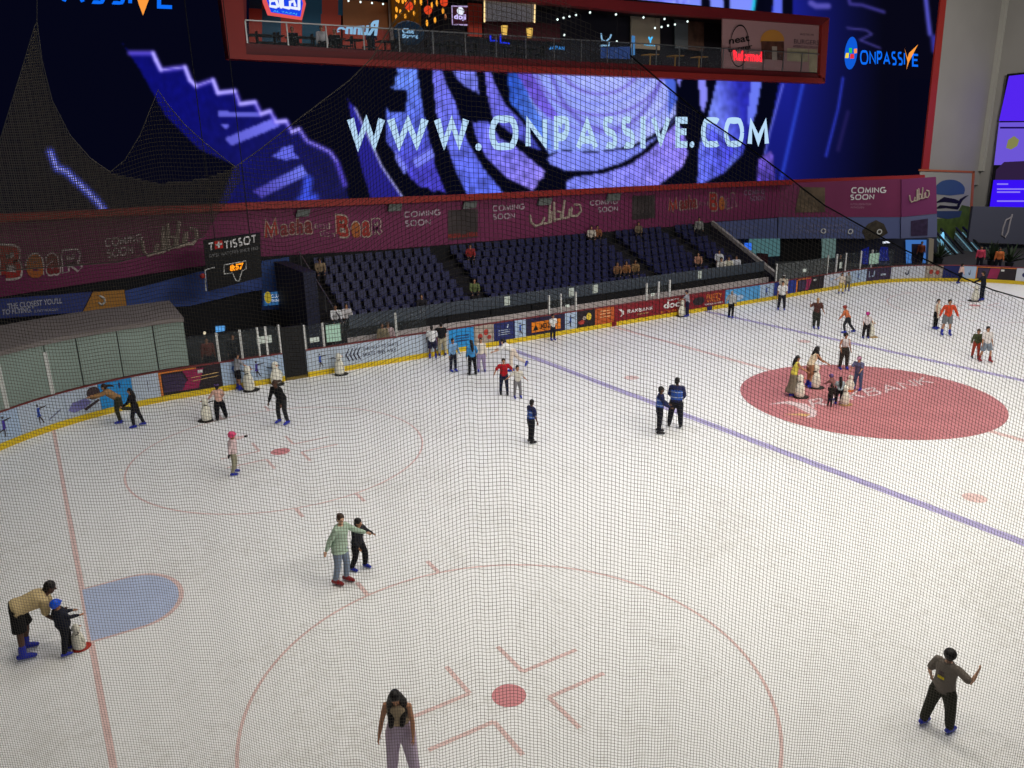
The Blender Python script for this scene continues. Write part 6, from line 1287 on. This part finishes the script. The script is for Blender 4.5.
vis(979, 266, 58.5, 'visitor in pink behind the far orange framed board', cl(200, 70, 95)); vis(998, 265, 58.5, 'visitor in orange between two plants', cl(200, 110, 60))
vis(919, 268, 58.0, 'visitor in brown before the blue lit doorway', cl(110, 55, 40)); vis(840, 262, 47.5, 'visitor in black behind the glass posts', cl(26, 26, 30))
# balcony people
def diner(px, lab, c, standup=False, y=24.4):
    x = onY(px, 40, y).x
    person(lab, (x, y, zf-.05+.02 if not standup else 0), None, 180 if not standup else 170, H=1.68, sit=.48 if not standup else .88+zf, lean=6, lL=((82, 8), (4, 2)) if not standup else ((2, 4), (0, 2)), lR=((82, 8), (0, 2)) if not standup else ((0, 4), (-2, 2)), shirt=c, trousers=cl(26, 26, 34))
diner(293, 'diner in dark blue below the shield shaped sign', cl(30, 32, 56)); diner(322, 'diner in white behind the railing', cl(200, 200, 205), y=23.5); diner(371, 'person in dark blue standing behind the mirrored lettering', cl(28, 32, 60), True, 24.7)
diner(335, 'diner in black left of the mirrored lettering', cl(26, 26, 30))
bpy.data.objects.remove(TMP)
# ------------------------------------------------------------------ safety net
def az_of(px): 
    d = ray(px, 300); return math.degrees(math.atan2(d.x, d.y))
AZR = az_of(474)
def dist(az):
    t = az-AZR
    d = 2.55 + (1.25*(t/38.0)**2 if t > 0 else 1.5*(abs(t)/32.0)**1.5)
    return d + .03*math.sin(az*.45) + (.006*math.sin(az*1.9) if az < 24 else .004*math.sin(az*2.3))
def sag(az):
    t = az-AZR
    if t < 0: return .26*(1-math.exp(-(math.sqrt(t*t+9)-3)/6.0)) + .03*math.sin(t*.4) + .05*abs(t)/32 + .005*math.sin(t*1.3)
    return .012*(math.sqrt(t*t+9)-3) + .00045*t*t
def net_point(az, z, k=1.0):
    a = rad(az); d = dist(az)*k; return V((CAM.x+d*math.sin(a), CAM.y+d*math.cos(a), z))
def edge_interp(P, px):
    for (x0, y0), (x1, y1) in zip(P, P[1:]):
        if x0 <= px <= x1: return y0+(y1-y0)*(px-x0)/(x1-x0+1e-9)
    return P[0][1] if px < P[0][0] else P[-1][1]
def make_net(name, az0, az1, cell, ztop, zbot, top_edge, bot_edge, r, k, label, material, sagf=1.0):
    cols = []; az = az0
    while az < az1:
        cols.append(az); az += math.degrees(cell/(dist(az)*k))*1.0/ math.sqrt(1+((dist(az+.5)-dist(az-.5))/ (dist(az)*rad(1)))**2)
    nr = int((ztop-zbot)/cell); P = np.zeros((len(cols), nr, 3)); ok = np.zeros((len(cols), nr), bool)
    for i, az in enumerate(cols):
        sg = sag(az)*sagf
        for j in range(nr):
            z_ = ztop-j*cell-sg+.006*math.sin(j*.06+i*.03); p = net_point(az, z_, k); P[i, j] = p
        D = P[i]-np.array(CAM); zz = D@np.array(FW); px = W/2+FOC*(D@np.array(RT))/zz; py = H/2-FOC*(D@np.array(UP))/zz
        for j in range(nr):
            ok[i, j] = py[j] > edge_interp(top_edge, px[j]) and (bot_edge is None or py[j] < edge_interp(bot_edge, px[j])) and py[j] < 800
    n = len(cols); tri = np.array([[math.cos(a), math.sin(a)] for a in (math.pi/2, math.pi*7/6, math.pi*11/6)])*r
    verts = []; faces = []; rad_out = P-np.array([CAM.x, CAM.y, 0]); rad_out[..., 2] = 0; rad_out /= np.linalg.norm(rad_out, axis=2)[..., None]
    tan = np.cross(rad_out, [0, 0, 1.0])
    base = 0; N = n*nr
    idx = np.arange(N).reshape(n, nr)
    Vv = np.stack([P+tan*tri[t, 0]+rad_out*tri[t, 1] for t in range(3)], 2).reshape(-1, 3)     # vertical strands
    Vh = np.stack([P+np.array([0, 0, 1.0])*tri[t, 0]+rad_out*tri[t, 1] for t in range(3)], 2).reshape(-1, 3)
    vo = ok[:, :-1] & ok[:, 1:]; ho = ok[:-1] & ok[1:]
    A = idx[:, :-1][vo]*3; B = idx[:, 1:][vo]*3; F1 = np.concatenate([np.stack([A+t, A+(t+1) % 3, B+(t+1) % 3, B+t], 1) for t in range(3)])
    A = idx[:-1][ho]*3+N*3; B = idx[1:][ho]*3+N*3; F2 = np.concatenate([np.stack([A+t, A+(t+1) % 3, B+(t+1) % 3, B+t], 1) for t in range(3)])
    Vt = np.concatenate([Vv, Vh]); Fc = np.concatenate([F1, F2])
    used = np.zeros(len(Vt), bool); used[Fc.ravel()] = True; remap = np.cumsum(used)-1; Vt = Vt[used]; Fc = remap[Fc]
    me = bpy.data.meshes.new(name); me.vertices.add(len(Vt)); me.vertices.foreach_set('co', Vt.astype(np.float32).ravel())
    me.loops.add(len(Fc)*4); me.loops.foreach_set('vertex_index', Fc.astype(np.int32).ravel())
    me.polygons.add(len(Fc)); me.polygons.foreach_set('loop_start', np.arange(0, len(Fc)*4, 4, dtype=np.int32)); me.update(calc_edges=True); me.validate()
    me.materials.append(material); o = bpy.data.objects.new(name, me); COL.objects.link(o); tag(o, label, 'net', kind='stuff')
    return o
NETM = mat('net cord', (118, 110, 97), .9, spec=.1); NETL = mat('grey net cord', (150, 141, 124), .9, spec=.1)
TOP = [(-60, 260), (-30, 205), (0, 140), (20, 75), (35, 25), (37, 22), (42, 60), (52, 100), (70, 135), (90, 158), (110, 172), (125, 160), (140, 135), (152, 105), (158, 90), (168, 105), (185, 125), (205, 143), (235, 167), (262, 148), (300, 118), (350, 80), (372, 58), (392, 25), (410, 0), (440, -40), (540, -30), (582, 15), (630, 55), (660, 81), (707, 119.5), (749, 147.6), (787, 176), (824, 205), (865, 228), (905, 250), (939, 266), (966, 279), (993, 290), (1024, 299), (1100, 320)]
net = make_net('safety_net', -9, 73, .0148, 11.4, 4.9, TOP, None, .0008, 1.0, 'fine dark safety net hanging in front of the whole rink', NETM)
TOPB = [(-60, 260), (-30, 205), (0, 140), (20, 75), (37, 22), (42, 60), (52, 100), (70, 135), (90, 158), (110, 172), (160, 183), (205, 178), (255, 158), (262, 150)]
BOTB = [(-60, 276), (0, 271), (118, 262), (165, 250), (205, 236), (262, 151)]
netb = make_net('gathered_net', -6.5, 13.2, .0105, 10.6, 8.0, TOPB, BOTB, .0018, 1.12, 'gathered grey net folds at the upper left', NETL, 0.3)
def cable(name, px, k, r, m, lab):
    pts = []
    for x, y in px:
        d = ray(x, y); az = math.degrees(math.atan2(d.x, d.y)); h = math.hypot(d.x, d.y); pts.append(CAM + d*(dist(az)*k/h))
    o = obj(name, MB().tube(pts, r, 6), m); tag(o, lab, 'cable'); return o
cable('net_cable', TOP[28:-1], .995, .0026, CABLE, 'dark cable along the upper right edge of the net')
cable('net_cable', TOP[1:25], .995, .0016, NETL, 'thin scalloped cord along the upper left edge of the net')
cable('net_cable', [(-60, 276), (0, 271), (118, 262), (165, 250), (205, 236)], 1.1, .0026, mat('pale cord', (150, 142, 130)), 'pale cord crossing the lower edge of the gathered net')
cable('net_cable', [(37, 22), (37, -40)], 1.0, .0012, NETL, 'thin cord holding the leftmost net peak')
# ------------------------------------------------------------------ lights
def area(name, loc, size, power, color, rot=(0, 0, 0)):
    l = bpy.data.lights.new(name, 'AREA'); l.shape = 'RECTANGLE'; l.size, l.size_y = size; l.energy = power; l.color = color
    o = bpy.data.objects.new(name, l); COL.objects.link(o); o.location = loc; o.rotation_euler = rot; l.spread = rad(130); return o
for i, x in enumerate((2, 14, 26, 38, 50)):
    for j, y in enumerate((-9, 0, 9)):
        c = (1, .93, .79) if j == 0 else ((1, .95, .86) if j == 1 else (.93, .94, 1.0))
        area('ceiling_lamp', (x, y, 20.5), (3, 3), 410*(1.0 if j < 2 else .88)*(.86 if i == 0 else 1), c)
w = bpy.data.worlds.new('world'); sc.world = w; w.use_nodes = True
w.node_tree.nodes['Background'].inputs['Color'].default_value = (.55, .6, .75, 1); w.node_tree.nodes['Background'].inputs['Strength'].default_value = .12
area('ceiling_lamp', (63, 8, 20.5), (3, 3), 900, (1, .97, .93)); area('wall_fill_light', (58, 6, 18), (3, 3), 1150, (1, .96, .9), (rad(70), 0, rad(-38))); area('front_fill_light', (20, -15, 14), (20, 4), 1900, (1, .96, .9), (rad(62), 0, 0)); area('balcony_lamp', (30, 25, 17.0), (36, 1.5), 520, (1, .85, .75))  # first two added to brighten the right wall, third to lift vertical surfaces
sc.view_settings.view_transform = 'Standard'; sc.view_settings.look = 'None'; sc.view_settings.exposure = 0; sc.view_settings.gamma = 1; sc.view_settings.use_curve_mapping = False
try: sc.cycles.use_denoising = True
except Exception: pass
